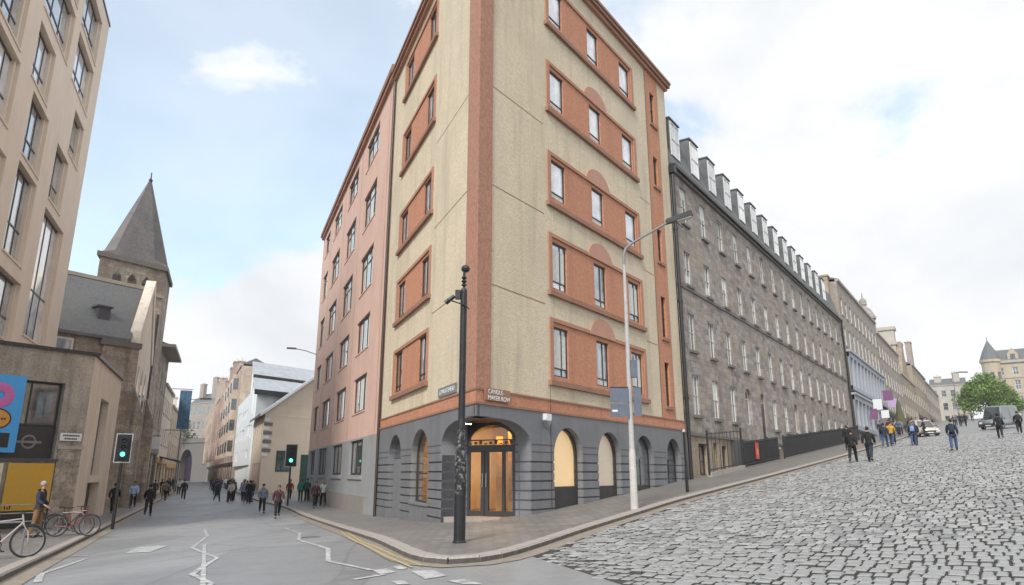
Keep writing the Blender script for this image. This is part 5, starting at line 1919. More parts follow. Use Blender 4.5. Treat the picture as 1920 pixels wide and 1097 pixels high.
for k in range(3):
    an = -math.pi / 2 + (k - 1) * .75
    add('window', MB().box(-.45, .45, -.05, .05, 0, 2.0), 'glass_dark', tu, (2.4 * math.cos(an), 2.4 * math.sin(an), 26.5), an + math.pi / 2)
ck = F.put('chimney', MB().box(-2, 2, 0, 2.4, 30.5, 37.2).box(-2.3, 2.3, -.3, 2.7, 37.2, 37.9), 'stone_gold', gh, 3.6, 2.0, 0)
add('chimney_pot', MB().tube([(-1.4, 1.2, 37.9), (-1.4, 1.2, 39)], .35).tube([(-.4, 1.2, 37.9), (-.4, 1.2, 39)], .35).tube([(.6, 1.2, 37.9), (.6, 1.2, 39)], .35), 'sandstone_tan', ck)
for t_ in (-2.5, 9.5, 17):
    dz = F.put('dormer', MB().extrude_y([(-1.3, 31.6), (1.3, 31.6), (1.3, 33.6), (0, 35.4), (-1.3, 33.6)], .0, 3), 'stone_gold', gh, t_, .3, 0)
    add('window', MB().box(-.6, .6, -.05, .03, 32, 33.6), 'glass_dark', dz)
F2 = Frame((136.5, 222), NRM)
block('hilltop_house', 'low stone house with chimneys to the left of the round green tree', F2, -2.5, 7.5, 10, 27.0, 10, 'stone_pale', 4, [(23.6, 25.6), (19.4, 21.6), (15.4, 17.6)], 1.4, seed=31, chim=((0, 2, 1.6, 2), (5, 2, 2.6, 2)), ridge=2.5, trim='stone_trim')


def leaf_cloud(m, c, r, n, size, rr):
    for _ in range(n):
        while True:
            v = Vector((rr.uniform(-1, 1), rr.uniform(-1, 1), rr.uniform(-1, 1)))
            if .25 < v.length < 1:
                break
        v *= (.72 + .28 * v.length)
        p = Vector(c) + Vector((v.x * r[0], v.y * r[1], v.z * r[2]))
        u = Vector((rr.gauss(0, 1), rr.gauss(0, 1), rr.gauss(0, 1))).normalized()
        w = u.cross(Vector((rr.gauss(0, 1), rr.gauss(0, 1), rr.gauss(0, 1)))).normalized()
        s = size * rr.uniform(.6, 1.4)
        m.poly([p - u * s * .5, p + w * s * .35, p + u * s * .5, p - w * s * .35])


def tree(name, label, x, y, h, w, mat, n, seed, leaf=.45, trunk_h=.3):
    rr = random.Random(seed)
    o = root(name, (x, y, gz(x, y)), label, 'tree')
    t = MB()
    t.tube([(0, 0, -.3), (.1, .05, h * .2), (0, .1, h * .5)], [h * .045, h * .035, h * .02], 8)
    for k in range(7):
        an = k * .9 + rr.uniform(-.2, .2)
        t.tube([(0, .05, h * (.22 + .03 * k)), (math.cos(an) * w * .18, math.sin(an) * w * .18, h * (.4 + .04 * k)), (math.cos(an) * w * .34, math.sin(an) * w * .34, h * (.5 + .05 * k))], [h * .022, h * .014, h * .006], 6)
    add('trunk', t, 'bark', o)
    m = MB()
    for k in range(26):
        an, el = rr.uniform(0, 6.283), rr.uniform(-.25, 1.45)
        rad = rr.uniform(.45, .8)
        c = (math.cos(an) * math.cos(el) * w / 2 * rad, math.sin(an) * math.cos(el) * w / 2 * rad, h * trunk_h + h * (1 - trunk_h) * (.2 + .62 * math.sin(max(el, -.1)) * rad / .8))
        s = rr.uniform(.13, .24) * w
        leaf_cloud(m, c, (s, s, s * .8), n // 26, leaf, rr)
    add('crown', m.mesh('crown', recalc=False), mat, o)
    return o


tree('round_tree', 'round bright green tree at the crest of the hill street', 107.5, 157, 10, 12.5, 'leaf', 18000, 3, .42, .12)
tree('far_tree', 'grey green tree on the bank above the arch bridge', *P2(255, -26), 26, 16, 'leaf_far', 2600, 5, .8, .3)

# far cobbles of the hill street, past the built setts
fc = MB()
ss2 = steps(58, 200, 58, 58, 1.0, 4)
ws2 = steps(4.0, 60, 4, 4, 1.0, 4)
for s_ in ss2:
    for w_ in ws2:
        p = SW(s_, w_)
        fc.v.append((p.x, p.y, rz(p.x, p.y) + .035))
for i in range(len(ss2) - 1):
    for j in range(len(ws2) - 1):
        o_ = i * len(ws2) + j
        fc.f.append((o_, o_ + len(ws2), o_ + len(ws2) + 1, o_ + 1))
add('cobbled_road', up_mesh(fc, 'cobbled_road'), 'sett_far', kind='structure')

# ------------------------------------------------------------------ street furniture
# black pole with camera at the corner
x, y = -1.14, 15.86
g0 = gz(x, y)
bp = root('camera_pole', (x, y, g0), 'thick black pole with pasted bills and a camera on top at the pavement corner', 'pole')
zt = lambda z: z + ZE - g0                    # eye-relative height to local
add('pole_base', MB().lathe([(.15, -.1), (.15, .02), (.128, .05), (.125, zt(.25)), (.10, zt(.32))], seg=16), 'black_paint', bp, smooth=False)
add('pasted_bills', MB().lathe([(.1275, zt(-.45)), (.1275, zt(.24))], seg=16), 'pole_bill', bp)
add('pasted_bills', MB().lathe([(.1025, zt(.34)), (.1025, zt(.95))], seg=16), 'pole_bill', bp)
add('pole_shaft', MB().lathe([(.10, zt(.3)), (.10, zt(1.0)), (.078, zt(1.2)), (.078, zt(4.18)), (.06, zt(4.24))], seg=14), 'black_paint', bp)
add('insulator', MB().lathe([(.03, zt(4.2)), (.03, zt(4.3)), (.07, zt(4.32)), (.03, zt(4.38)), (.07, zt(4.41)), (.03, zt(4.47)), (.07, zt(4.50)), (.03, zt(4.56)), (.03, zt(4.66))], seg=10), 'black_paint', bp)
cd_ = add('camera_dome', MB().ball((.03, 0, zt(4.73)), (.11, .1, .095)), 'lens_off', bp)
add('cross_arm', MB().tube([(-.38, -.1, zt(3.95)), (.02, -.11, zt(3.82)), (.14, -.1, zt(3.72))], .016), 'black_paint', bp)
add('side_lamp', MB().tube([(-.22, -.04, zt(4.05)), (-.42, -.06, zt(3.88))], [.05, .06]).box(-.2, -.08, -.06, .04, zt(3.98), zt(4.2)), 'black_paint', bp)

# grey lamp post with sign boards
x, y = 3.72, 21.98
g0 = gz(x, y)
lp_ = root('street_lamp', (x, y, g0), 'tall grey street lamp with bent arm and dark sign boards on the hill pavement', 'street lamp')
zt = lambda z: z + ZE - g0
add('post_base', MB().lathe([(.125, -.1), (.115, .1), (.105, zt(.55)), (.085, zt(.72))], seg=14), 'concrete_post', lp_)
add('post_shaft', MB().lathe([(.085, zt(.7)), (.075, zt(2.7)), (.06, zt(5)), (.05, zt(6.7))], seg=12), 'galvanised', lp_)
add('arm', MB().tube([(0, 0, zt(6.6)), (.0, 0, zt(7.0)), (.07, 0, zt(7.25)), (.28, .02, zt(7.45)), (1.6, .1, zt(8.25))], [.05, .05, .045, .04, .035], 10), 'frame_grey', lp_)
hd = add('lamp_head', MB().hexa([(1.5, -.02, zt(8.16)), (2.42, .0, zt(8.47)), (2.42, .28, zt(8.47)), (1.5, .2, zt(8.16)), (1.5, .0, zt(8.32)), (2.36, .02, zt(8.66)), (2.36, .26, zt(8.66)), (1.5, .18, zt(8.32))]), 'frame_dark', lp_)
add('lamp_lens', MB().hexa([(1.85, .02, zt(8.24)), (2.36, .02, zt(8.41)), (2.36, .24, zt(8.41)), (1.85, .2, zt(8.24)), (1.85, .02, zt(8.28)), (2.36, .02, zt(8.45)), (2.36, .24, zt(8.45)), (1.85, .2, zt(8.28))]), 'lamp_glass', hd)
add('stay', MB().tube([(1.85, .1, zt(8.25)), (2.05, .1, zt(8.02))], .02), 'frame_dark', lp_)
sb = add('sign_board', MB().box(-.64, -.06, -.14, -.11, zt(2.16), zt(2.62)), 'sign_back', lp_)
add('sign_edge', MB().box(-.64, -.06, -.15, -.10, zt(2.60), zt(2.64)), 'frame_dark', sb)
sb = add('sign_board', MB().box(-.64, -.06, -.14, -.11, zt(1.70), zt(2.12)), 'sign_back', lp_)
add('sign_mark', MB().box(-.58, -.42, -.145, -.139, zt(1.86), zt(1.92)), 'sign_white', sb)
add('sign_board', MB().box(.10, .34, -.14, -.11, zt(1.72), zt(2.62)), 'sign_back', lp_)
add('traffic_counter', MB().box(.06, .26, -.12, .08, zt(2.95), zt(3.5)).tube([(.16, -.02, zt(3.5)), (.16, -.02, zt(3.65))], .03), 'sign_back', lp_)

# slim post by the last arch
x, y = 6.55, 26.87
g0 = gz(x, y)
p2 = root('slim_post', (x, y, g0), 'slim dark post on the pavement beside the last arched doorway', 'post')
add('post', MB().lathe([(.06, -.1), (.06, .8), (.045, .85), (.045, 2.2)], seg=10), 'black_paint', p2)
add('post_cap', MB().lathe([(.06, 2.2), (.06, 2.26), (.02, 2.32)], seg=10), 'galvanised', p2)


def signal(x, y, rot, label, hgt=3.6, board=True, k=1.0):
    g0 = gz(x, y)
    o = root('traffic_light', (x, y, g0), label, 'traffic light', rot=rot)
    add('pole', MB().lathe([(.07, -.1), (.06, hgt)], seg=10), 'iron_black', o)
    hd = add('signal_head', MB().box(-.17 * k, .17 * k, -.24, -.06, hgt - 1.05 * k, hgt), 'iron_black', o)
    if board:
        bd = add('backing_board', MB().box(-.36 * k, .36 * k, -.055, -.03, hgt - 1.25 * k, hgt + .15 * k), 'iron_black', o)
        e = MB()
        for a, b, c, d in ((-.36, -.33, -1.25, .15), (.33, .36, -1.25, .15), (-.33, .33, .12, .15), (-.33, .33, -1.25, -1.22)):
            e.box(a * k, b * k, -.06, -.056, hgt + c * k, hgt + d * k)
        add('white_border', e, 'sign_white', bd)
    for i, z in enumerate((-.2, -.52, -.85)):
        add('lens', MB().ball((0, -.24, hgt + z * k), (.11 * k, .03, .11 * k), 12, 6), 'signal_green' if i == 2 else 'lens_off', hd)
        n = 10
        hood = MB()
        for q in range(n):
            a0, a1 = math.pi * q / n, math.pi * (q + 1) / n
            hood.hexa([(.12 * k * math.cos(a), yy, hgt + z * k + .12 * k * math.sin(a)) for a, yy in ((a0, -.40), (a1, -.40), (a1, -.24), (a0, -.24))] + [(.135 * k * math.cos(a), yy, hgt + z * k + .135 * k * math.sin(a)) for a, yy in ((a0, -.40), (a1, -.40), (a1, -.24), (a0, -.24))])
        add('hood', hood, 'iron_black', hd)
    return o


signal(-17.0, 31.0, R(28), 'green traffic light with white bordered board on the left kerb', 3.75, True, .88)
signal(-15.9, 51.2, R(17), 'green traffic light on the right pavement near the cream house', 4.1, True, 1.15)

# far lamp and lamp arm over the left row
lamp2 = root('street_lamp', (*P2(88, -14.6), gz(*P2(88, -14.6))), 'distant street lamp arm above the left row near the banner', 'street lamp')
add('post', MB().tube([(0, 0, 0), (0, 0, 11.0), (.6, 0, 11.6), (2.4, 0, 11.7)], [.1, .07, .06, .05]), 'frame_grey', lamp2)
add('lamp_head', MB().box(2.0, 3.4, -.15, .15, 11.6, 11.8), 'frame_dark', lamp2)
q = SW(130, 7.4)
lamp3 = root('street_lamp', (q.x, q.y, gz(q.x, q.y)), 'distant street lamp with short arm near the top of the hill', 'street lamp')
hh = 8.6
add('post', MB().tube([(0, 0, 0), (0, 0, hh), (.5, 0, hh + .3), (1.6, 0, hh + .35)], [.1, .08, .06, .05]), 'frame_grey', lamp3)
add('lamp_head', MB().box(1.2, 2.8, -.15, .15, hh + .28, hh + .46), 'frame_dark', lamp3)


# bicycles
def bicycle(x, y, rot, label, frame_mat, lean=0.06):
    o = root('bicycle', (x, y, gz(x, y)), label, 'bicycle', rot=rot)
    rw, wb_ = .335, 1.04
    for sx in (-wb_ / 2, wb_ / 2):
        w_ = add('wheel', MB().torus((0, 0, 0), rw, .02), 'tyre', o, (sx, 0, rw + .02))
        add('rim', MB().torus((0, 0, 0), rw - .028, .012, sub=4), 'frame_grey', w_)
        s_ = MB()
        for k in range(14):
            an = 2 * math.pi * k / 14
            s_.tube([(0, .02 if k % 2 else -.02, 0), (math.cos(an) * (rw - .03), 0, math.sin(an) * (rw - .03))], .0035, 4, False)
        s_.tube([(0, -.05, 0), (0, .05, 0)], .025, 8)
        add('spokes', s_, 'frame_grey', w_)
    R_, H_, B_, T_ = Vector((-wb_ / 2, 0, rw + .02)), Vector((.36, 0, .86)), Vector((-.06, 0, .30)), Vector((-.2, 0, .82))
    fm = MB()
    fm.tube([B_, T_], .017).tube([T_ + Vector((0, 0, -.02)), H_ + Vector((-.01, 0, .0))], .016).tube([B_, H_ + Vector((.02, 0, -.08))], .019)
    for s in (-.03, .03):
        fm.tube([B_ + Vector((0, s, 0)), R_ + Vector((0, s * 1.6, 0))], .011).tube([T_ + Vector((0, s, -.04)), R_ + Vector((0, s * 1.6, 0))], .009)
    add('frame', fm, frame_mat, o)
    fk = MB().tube([H_ + Vector((.035, 0, -.14)), H_ + Vector((-.02, 0, .1))], .018)
    for s in (-.045, .045):
        fk.tube([H_ + Vector((.035, s, -.14)), Vector((wb_ / 2 - .02, s, .55)), Vector((wb_ / 2, s, rw + .02))], .011)
    add('fork', fk, frame_mat, o)
    add('handlebar', MB().tube([(.30, -.28, 1.0), (.38, -.1, .99), (.38, .1, .99), (.30, .28, 1.0)], .013).tube([(.34, 0, .95), (.38, 0, .99)], .014), 'bike_black', o)
    add('saddle', MB().hexa([(-.36, -.07, .93), (-.06, -.02, .94), (-.06, .02, .94), (-.36, .07, .93), (-.37, -.08, .98), (-.05, -.025, .97), (-.05, .025, .97), (-.37, .08, .98)]).tube([T_, T_ + Vector((-.02, 0, .13))], .012), 'saddle', o)
    ck = MB().torus((-.06, -.04, .30), .09, .008, sub=4).tube([(-.06, -.06, .30), (.06, -.07, .18)], .011).tube([(-.06, .06, .30), (-.18, .07, .42)], .011)
    ck.box(.02, .10, -.16, -.07, .165, .185).box(-.22, -.14, .07, .16, .41, .43)
    add('crankset', ck, 'bike_black', o)
    mg = MB()
    for sx, sp_a in ((-wb_ / 2, (.4, 2.6)), (wb_ / 2, (.7, 2.2))):
        pts = [(sx + (rw + .04) * math.cos(sp_a[0] + (sp_a[1] - sp_a[0]) * i / 8), 0, rw + .02 + (rw + .04) * math.sin(sp_a[0] + (sp_a[1] - sp_a[0]) * i / 8)) for i in range(9)]
        mg.tube(pts, .018, 5)
    add('mudguard', mg, 'bike_black', o)
    return o


def stand(x, y, rot, label):
    o = root('bike_stand', (x, y, gz(x, y)), label, 'bike stand', rot=rot)
    add('hoop', MB().tube([(-.4, 0, -.1), (-.4, 0, .65), (-.3, 0, .78), (.3, 0, .78), (.4, 0, .65), (.4, 0, -.1)], .022), 'frame_grey', o)


bicycle(-11.6, 16.6, R(38), 'cream framed bicycle leaning on a stand at the left edge', 'bike_white')
bicycle(-12.55, 16.5, R(48), 'dark red bicycle beside the cream one at the left edge', 'bike_red')
bicycle(-15.3, 25.4, R(12), 'dark red bicycle parked beside the man in the navy jacket', 'bike_red')
bicycle(-15.9, 26.1, R(8), 'black bicycle behind the parked red one near the cafe', 'bike_black')
stand(-11.9, 17.1, R(40), 'metal hoop bike stand behind the cream bicycle')
stand(-15.6, 25.75, R(10), 'metal hoop bike stand between the two parked bicycles by the cafe')
ba = root('cafe_barrier', (*P2(23.6, -18.2), gz(*P2(23.6, -18.2))), 'low dark cafe barrier with metal rails below the yellow poster', 'barrier')
F = FA(23.6)
gb = gz(*P2(23.6, -17.5)) - ZE
for z in (.35, .68, 1.0):
    F.put('rail', MB().tube([(-21.5, 0, gb + z), (-15.9, 0, gb + z)], .025), 'metal_silver', ba)
for t_ in (-21.4, -19.6, -17.8, -16.0):
    F.put('post', MB().box(t_ - .03, t_ + .03, -.03, .03, gb - .1, gb + 1.05), 'iron_black', ba)
    F.put('foot', MB().box(t_ - .2, t_ + .2, -.2, .2, gb - .02, gb + .04), 'iron_black', ba)
F.put('panel', MB().box(-21.3, -17.9, .05, .08, gb + .1, gb + .95), 'frame_dark', ba)

# flags and hanging signs over the hill pavement
def flag(t_, z, y, w, h, mat, label, name='shop_flag'):
    p = FR.pt(t_, y)
    o = root(name, (p.x, p.y, z + ZE), label, 'flag' if name == 'shop_flag' else 'sign')
    FR.put('bracket', MB().tube([(0, -y - .05 if False else 0, h), (0, -w, h)], .05), 'iron_black', o, t_, -.35, z)
    FR.put('cloth', MB().box(-.05, .05, -w, -.1, 0, h), mat, o, t_, -.35, z)


flag(80.0, 7.6, -.4, 1.1, 1.3, 'sign_white', 'white square hanging sign on the hill shopfront', 'hanging_sign')
flag(76.5, 6.2, -.4, .9, 1.2, 'banner_purple', 'magenta flag below the white hanging sign on the hill')
flag(90.5, 9.6, -.4, 1.3, 1.3, 'banner_purple', 'purple flag higher up beside the pale blue shopfront')
flag(86.5, 7.0, -.4, 1.0, 1.0, 'sign_white', 'second white sign under the purple flag', 'hanging_sign')
flag(94.5, 9.0, -.4, 1.6, 1.2, 'banner_lilac', 'lilac flag farthest up the hill street')
q = SW(78, 3.4)
ps = root('closed_parasol', (q.x, q.y, gz(q.x, q.y)), 'closed olive cafe parasol on the hill pavement', 'parasol')
add('pole', MB().lathe([(.04, 0), (.04, 4.3)], seg=8), 'wood_dark', ps)
add('canopy', MB().lathe([(.55, .9), (.6, 1.1), (.42, 2.2), (.25, 3.4), (.05, 4.2)], seg=10), 'c_olive', ps)
mh = root('manhole_cover', (-6.2, 22.6, rz(-6.2, 22.6) + .004), 'grey round manhole cover in the asphalt near the right kerb', 'manhole cover')
add('lid', MB().lathe([(.3, 0), (.3, .012)], seg=20), 'lead_grey', mh)

# ------------------------------------------------------------------ people
def skin_mesh(name, verts, edges, radii, root_i=0, sub=1):
    me = bpy.data.meshes.new(name)
    me.from_pydata(verts, edges, [])
    o = bpy.data.objects.new(name, me)
    COL.objects.link(o)
    md = o.modifiers.new('skin', 'SKIN')
    md.use_smooth_shade = True
    md.branch_smoothing = .6
    sv = me.skin_vertices[0].data
    for i, r in enumerate(radii):
        sv[i].radius = r if isinstance(r, tuple) else (r, r)
        sv[i].use_root = (i == root_i)
    ss_ = o.modifiers.new('sub', 'SUBSURF')
    ss_.levels = ss_.render_levels = sub
    dg = bpy.context.evaluated_depsgraph_get()
    out = bpy.data.meshes.new_from_object(o.evaluated_get(dg))
    out.name = name
    bpy.data.objects.remove(o)
    for p in out.polygons:
        p.use_smooth = True
    return out


def pose(stride=.0, arm=.0, elbow=.25, lean=.0):
    """joints of a 1.75 m figure facing -y; stride and arm are swing angles"""
    J = {}
    hipz, thigh, shin = .93, .43, .42
    drop = 0.
    for s, sg in ((-1, 1), (1, -1)):
        a = stride * sg
        hip = Vector((s * .095, 0, hipz))
        knee = hip + Vector((s * .005, -math.sin(a) * thigh, -math.cos(a) * thigh))
        b = a - (.12 + .55 * max(0, -a))
        ank = knee + Vector((0, -math.sin(b) * shin, -math.cos(b) * shin))
        J[s] = dict(hip=hip, knee=knee, ank=ank, toe=ank + Vector((s * .02, -.16, -.05)), heel=ank + Vector((0, .05, -.05)))
        aa = arm * -sg
        sh = Vector((s * .175, .01 - lean * .3, 1.43))
        el = sh + Vector((s * .06, -math.sin(aa) * .28, -math.cos(aa) * .28))
        ba = aa + elbow
        wr = el + Vector((s * .01, -math.sin(ba) * .25, -math.cos(ba) * .25))
        hd_ = wr + Vector((0, -math.sin(ba) * .07, -math.cos(ba) * .07))
        J[s].update(sh=sh, el=el, wr=wr, hand=hd_, hdir=(hd_ - wr).normalized())
    low = min(J[s]['ank'].z for s in (-1, 1)) - .085
    for s in (-1, 1):
        for k, v in J[s].items():
            if k != 'hdir':
                v.z -= low
    J['low'] = low
    for k, v in (('pel', (0, 0, .97)), ('waist', (0, -.0 - lean * .1, 1.12)), ('chest', (0, -lean * .2, 1.30)), ('nb', (0, .01 - lean * .3, 1.45)), ('neck', (0, -.005 - lean * .35, 1.52)), ('h1', (0, -.02 - lean * .4, 1.58)), ('h2', (0, -.015 - lean * .4, 1.66)), ('h3', (0, -.005 - lean * .4, 1.735))):
        J[k] = Vector(v) - Vector((0, 0, low))
    return J


def person_kit(key, J, coat=.0, bag=False):
    kit = {}
    V, E, Rr = [], [], []

    def nd(p, r, par=None):
        V.append(tuple(p))
        Rr.append(r)
        if par is not None:
            E.append((par, len(V) - 1))
        return len(V) - 1
    pel = nd(J['pel'], (.11, .085))
    wa = nd(J['waist'], (.10, .075), pel)
    chs = nd(J['chest'], (.11, .08), wa)
    nb = nd(J['nb'], (.055, .05), chs)
    nk = nd(J['neck'], .052, nb)
    h1 = nd(J['h1'], (.058, .07), nk)
    h2 = nd(J['h2'], (.074, .092), h1)
    nd(J['h3'], (.055, .07), h2)
    for s in (-1, 1):
        q = J[s]
        hp = nd(q['hip'], .075, pel)
        kn = nd(q['knee'], .058, hp)
        an = nd(q['ank'], .04, kn)
        nd(q['toe'], (.042, .03), an)
        sh = nd(q['sh'] + Vector((-s * .03, 0, -.04)), .045, chs)
        el = nd(q['el'], .042, sh)
        wr = nd(q['wr'], .028, el)
        hd_ = nd(q['hand'], (.036, .022), wr)
        d = q['hdir']
        for k, (off, L) in enumerate(((-.027, .075), (-.009, .085), (.009, .08), (.026, .062))):
            f1 = nd(q['hand'] + Vector((0, off, 0)) + d * .045, .009, hd_)
            nd(q['hand'] + Vector((-s * .012, off, 0)) + d * (.045 + L), .0075, f1)
        t1_ = nd(q['wr'] + Vector((-s * .02, -.032, 0)) + d * .04, .011, hd_)
        nd(q['wr'] + Vector((-s * .025, -.045, 0)) + d * .09, .009, t1_)
    # nose
    nd(J['h2'] + Vector((0, -.098, -.02)), .013, h2)
    kit['body'] = skin_mesh(key + '_body', V, E, Rr, 0, 1)
    # coat
    V, E, Rr = [], [], []
    hem = nd(J['pel'] + Vector((0, .0, -.16 - coat)), (.185, .145))
    pl = nd(J['pel'] + Vector((0, 0, .02)), (.18, .14), hem)
    wa = nd(J['waist'], (.172, .135), pl)
    chs = nd(J['chest'] + Vector((0, 0, .03)), (.20, .15), wa)
    nb = nd(J['nb'] + Vector((0, .01, -.01)), (.13, .105), chs)
    nd(J['neck'] + Vector((0, .015, .0)), .078, nb)
    for s in (-1, 1):
        q = J[s]
        sh = nd(q['sh'] + Vector((0, 0, .0)), .098, chs)
        el = nd(q['el'], .074, sh)
        nd(q['wr'] + (q['el'] - q['wr']) * .02, .056, el)
    kit['coat'] = skin_mesh(key + '_coat', V, E, Rr, 2, 1)
    V, E, Rr = [], [], []
    pl = nd(J['pel'] + Vector((0, 0, .02)), (.16, .12))
    for s in (-1, 1):
        q = J[s]
        hp = nd(q['hip'] + Vector((0, 0, -.04)), .105, pl)
        kn = nd(q['knee'], .08, hp)
        nd(q['ank'] + Vector((0, 0, -.005)), .07, kn)
    kit['trousers'] = skin_mesh(key + '_trousers', V, E, Rr, 0, 1)
    sh_ = {}
    for s in (-1, 1):
        q = J[s]
        m = MB()
        m.tube([q['heel'] + Vector((0, .03, .0)), q['ank'] + Vector((0, -.03, -.035)), q['toe'] + Vector((0, 0, -.005)), q['toe'] + Vector((0, -.05, -.012))], [.036, .05, .044, .02], 8)
        sh_[s] = m.mesh(key + '_shoe', smooth=True)
    kit['shoe'] = sh_
    hc = J['h2'] + Vector((0, .018, .018))
    kit['hair'] = MB().ball(hc, (.086, .1, .098), 12, 8).mesh(key + '_hair', smooth=True)
    kit['hair_long'] = MB().ball(hc, (.088, .102, .1), 12, 8).tube([hc + Vector((0, .05, .0)), hc + Vector((0, .075, -.12)), hc + Vector((0, .08, -.24))], [.075, .08, .05], 10).mesh(key + '_hairl', smooth=True)
    kit['hood'] = MB().ball(J['h2'] + Vector((0, .03, .012)), (.105, .112, .125), 12, 8).mesh(key + '_hood', smooth=True)
    eyes = MB()
    for s in (-1, 1):
        eyes.ball(J['h2'] + Vector((s * .03, -.085, .01)), (.012, .008, .008), 6, 4)
    eyes.box(-.022, .022, -.094 + J['h2'].y, -.086 + J['h2'].y, J['h2'].z - .062, J['h2'].z - .055)
    kit['face'] = eyes.mesh(key + '_face')
    ears = MB()
    for s in (-1, 1):
        ears.ball(J['h2'] + Vector((s * .079, .0, -.005)), (.012, .02, .03), 6, 4)
    kit['ears'] = ears.mesh(key + '_ears')
    b = J['chest']
    kit['backpack'] = MB().hexa([(-.14, .12 + b.y, b.z - .26), (.14, .12 + b.y, b.z - .26), (.13, .27 + b.y, b.z - .25), (-.13, .27 + b.y, b.z - .25), (-.12, .10 + b.y, b.z + .13), (.12, .10 + b.y, b.z + .13), (.10, .22 + b.y, b.z + .13), (-.10, .22 + b.y, b.z + .13)]).ball((0, .24 + b.y, b.z - .12), (.1, .06, .1), 8, 6).mesh(key + '_backpack')
    kit['bag'] = MB().box(.2, .31, -.12, .14, .62, .86).tube([(.25, -.05, .86), (.22, 0, 1.2), (.12, 0, 1.42 - J['low'])], .012).mesh(key + '_bag')
    return kit


KITS = {'walk_a': person_kit('walk_a', pose(.42, .36, .35, .03)), 'walk_b': person_kit('walk_b', pose(-.38, -.3, .3, .02)), 'stand': person_kit('stand', pose(.05, .05, .2)),
        'walk_c': person_kit('walk_c', pose(.24, .2, .6, .02), .12), 'stand_b': person_kit('stand_b', pose(-.08, -.1, .9, .04), .05)}
ORD = ['walk_a', 'walk_b', 'walk_c', 'stand', 'stand_b']


def person(x, y, face, label, kit='walk_a', top='c_black', legs='c_black', hair='hair_dark', long=False, pack=None, hood=False, bag=None, h=1.75, road_=False, group=None, shoes='c_shoe'):
    K = KITS[kit]
    o = root('person', (x, y, (rz(x, y) + .02) if road_ else gz(x, y)), label, 'person', group, rot=face)
    k = h / 1.75
    o.scale = (k * 1.04, k * 1.04, k)
    bd = add('body', K['body'], 'skin', o)
    add('face', K['face'], 'c_eye', bd)
    add('ears', K['ears'], 'skin', bd)
    add('jacket', K['coat'], top, o)
    add('trousers', K['trousers'], legs, o)
    add('shoe', K['shoe'][-1], shoes, o)
    add('shoe', K['shoe'][1], shoes, o)
    if hood:
        add('hood', K['hood'], top, o)
    else:
        add('hair', K['hair_long'] if long else K['hair'], hair, o)
    if pack:
        add('backpack', K['backpack'], pack, o)
    if bag:
        add('shoulder_bag', K['bag'], bag, o)
    return o


def heading(dx, dy):
    return math.atan2(dx, -dy)                # local -y looks along dx, dy


AW_L, TO_L = heading(-.38, .93), heading(.38, -.93)       # away / towards along the left street
AW_R, TO_R = heading(.57, .82), heading(-.57, -.82)
# left pavement
person(-16.45, 25.2, heading(1, .15), 'man in navy jacket and tan trousers standing by the bicycles', 'stand_b', 'c_navy', 'c_tan', 'hair_grey', h=1.86)
person(-24.3, 41.6, TO_L, 'person in pale pink top and brown trousers outside the cafe doorway', 'stand', 'c_pink', 'c_tan', 'hair_brown', True, h=1.74)
person(-23.6, 42.8, AW_L, 'person in black coat standing left of the light blue shirt', 'walk_b', 'c_black', 'c_black', 'hair_dark', h=1.76)
person(-26.3, 50.1, TO_L, 'person in light blue shirt and black trousers on the left pavement', 'walk_c', 'c_lightblue', 'c_black', 'hair_brown', h=1.8)
person(-20.9, 41.6, AW_L, 'man in black jacket walking away along the left kerb', 'walk_a', 'c_black', 'c_black', 'hair_dark', h=1.82, road_=True)
person(-33.2, 66.8, AW_L, 'person in navy coat far along the left pavement', 'walk_b', 'c_navy', 'c_black', 'hair_dark', h=1.78)
person(-32.2, 66.6, TO_L, 'person in mustard yellow coat on the left pavement', 'walk_c', 'c_yellow', 'c_tan', 'hair_fair', True, h=1.7)
# right of the left street
person(-12.4, 38.3, TO_L, 'person in maroon jacket and black trousers walking in the road towards us', 'walk_a', 'c_maroon', 'c_black', 'hair_brown', h=1.72, road_=True)
person(-15.2, 44.0, TO_L, 'person in steel blue jacket walking just behind the maroon one', 'walk_b', 'c_steel', 'c_black', 'hair_dark', h=1.74, road_=True)
person(-21.2, 58.1, AW_L, 'person dressed all in black on the road at the front of the crowd', 'walk_c', 'c_black', 'c_black', 'hair_dark', h=1.84, road_=True)
person(-18.6, 60.2, TO_L, 'person in bright red jacket on the right pavement', 'walk_a', 'c_red', 'c_black', 'hair_dark', h=1.78, hood=True)
person(-17.2, 58.6, TO_L, 'person in teal green coat on the right pavement', 'stand', 'c_teal', 'c_green', 'hair_brown', True, h=1.74)
person(-16.7, 58.6, AW_L, 'person in dark green coat right beside the teal coat', 'stand_b', 'c_green', 'c_black', 'hair_dark', h=1.76)
person(-12.7, 46.6, TO_L, 'person in dark red and grey top in front of the pink building', 'walk_a', 'c_maroon', 'c_black', 'hair_brown', pack='c_grey', h=1.72)
person(-13.0, 49.6, AW_L, 'person in white top and black trousers by the pink building wall', 'walk_b', 'c_white', 'c_black', 'hair_fair', True, bag='c_black', h=1.74)
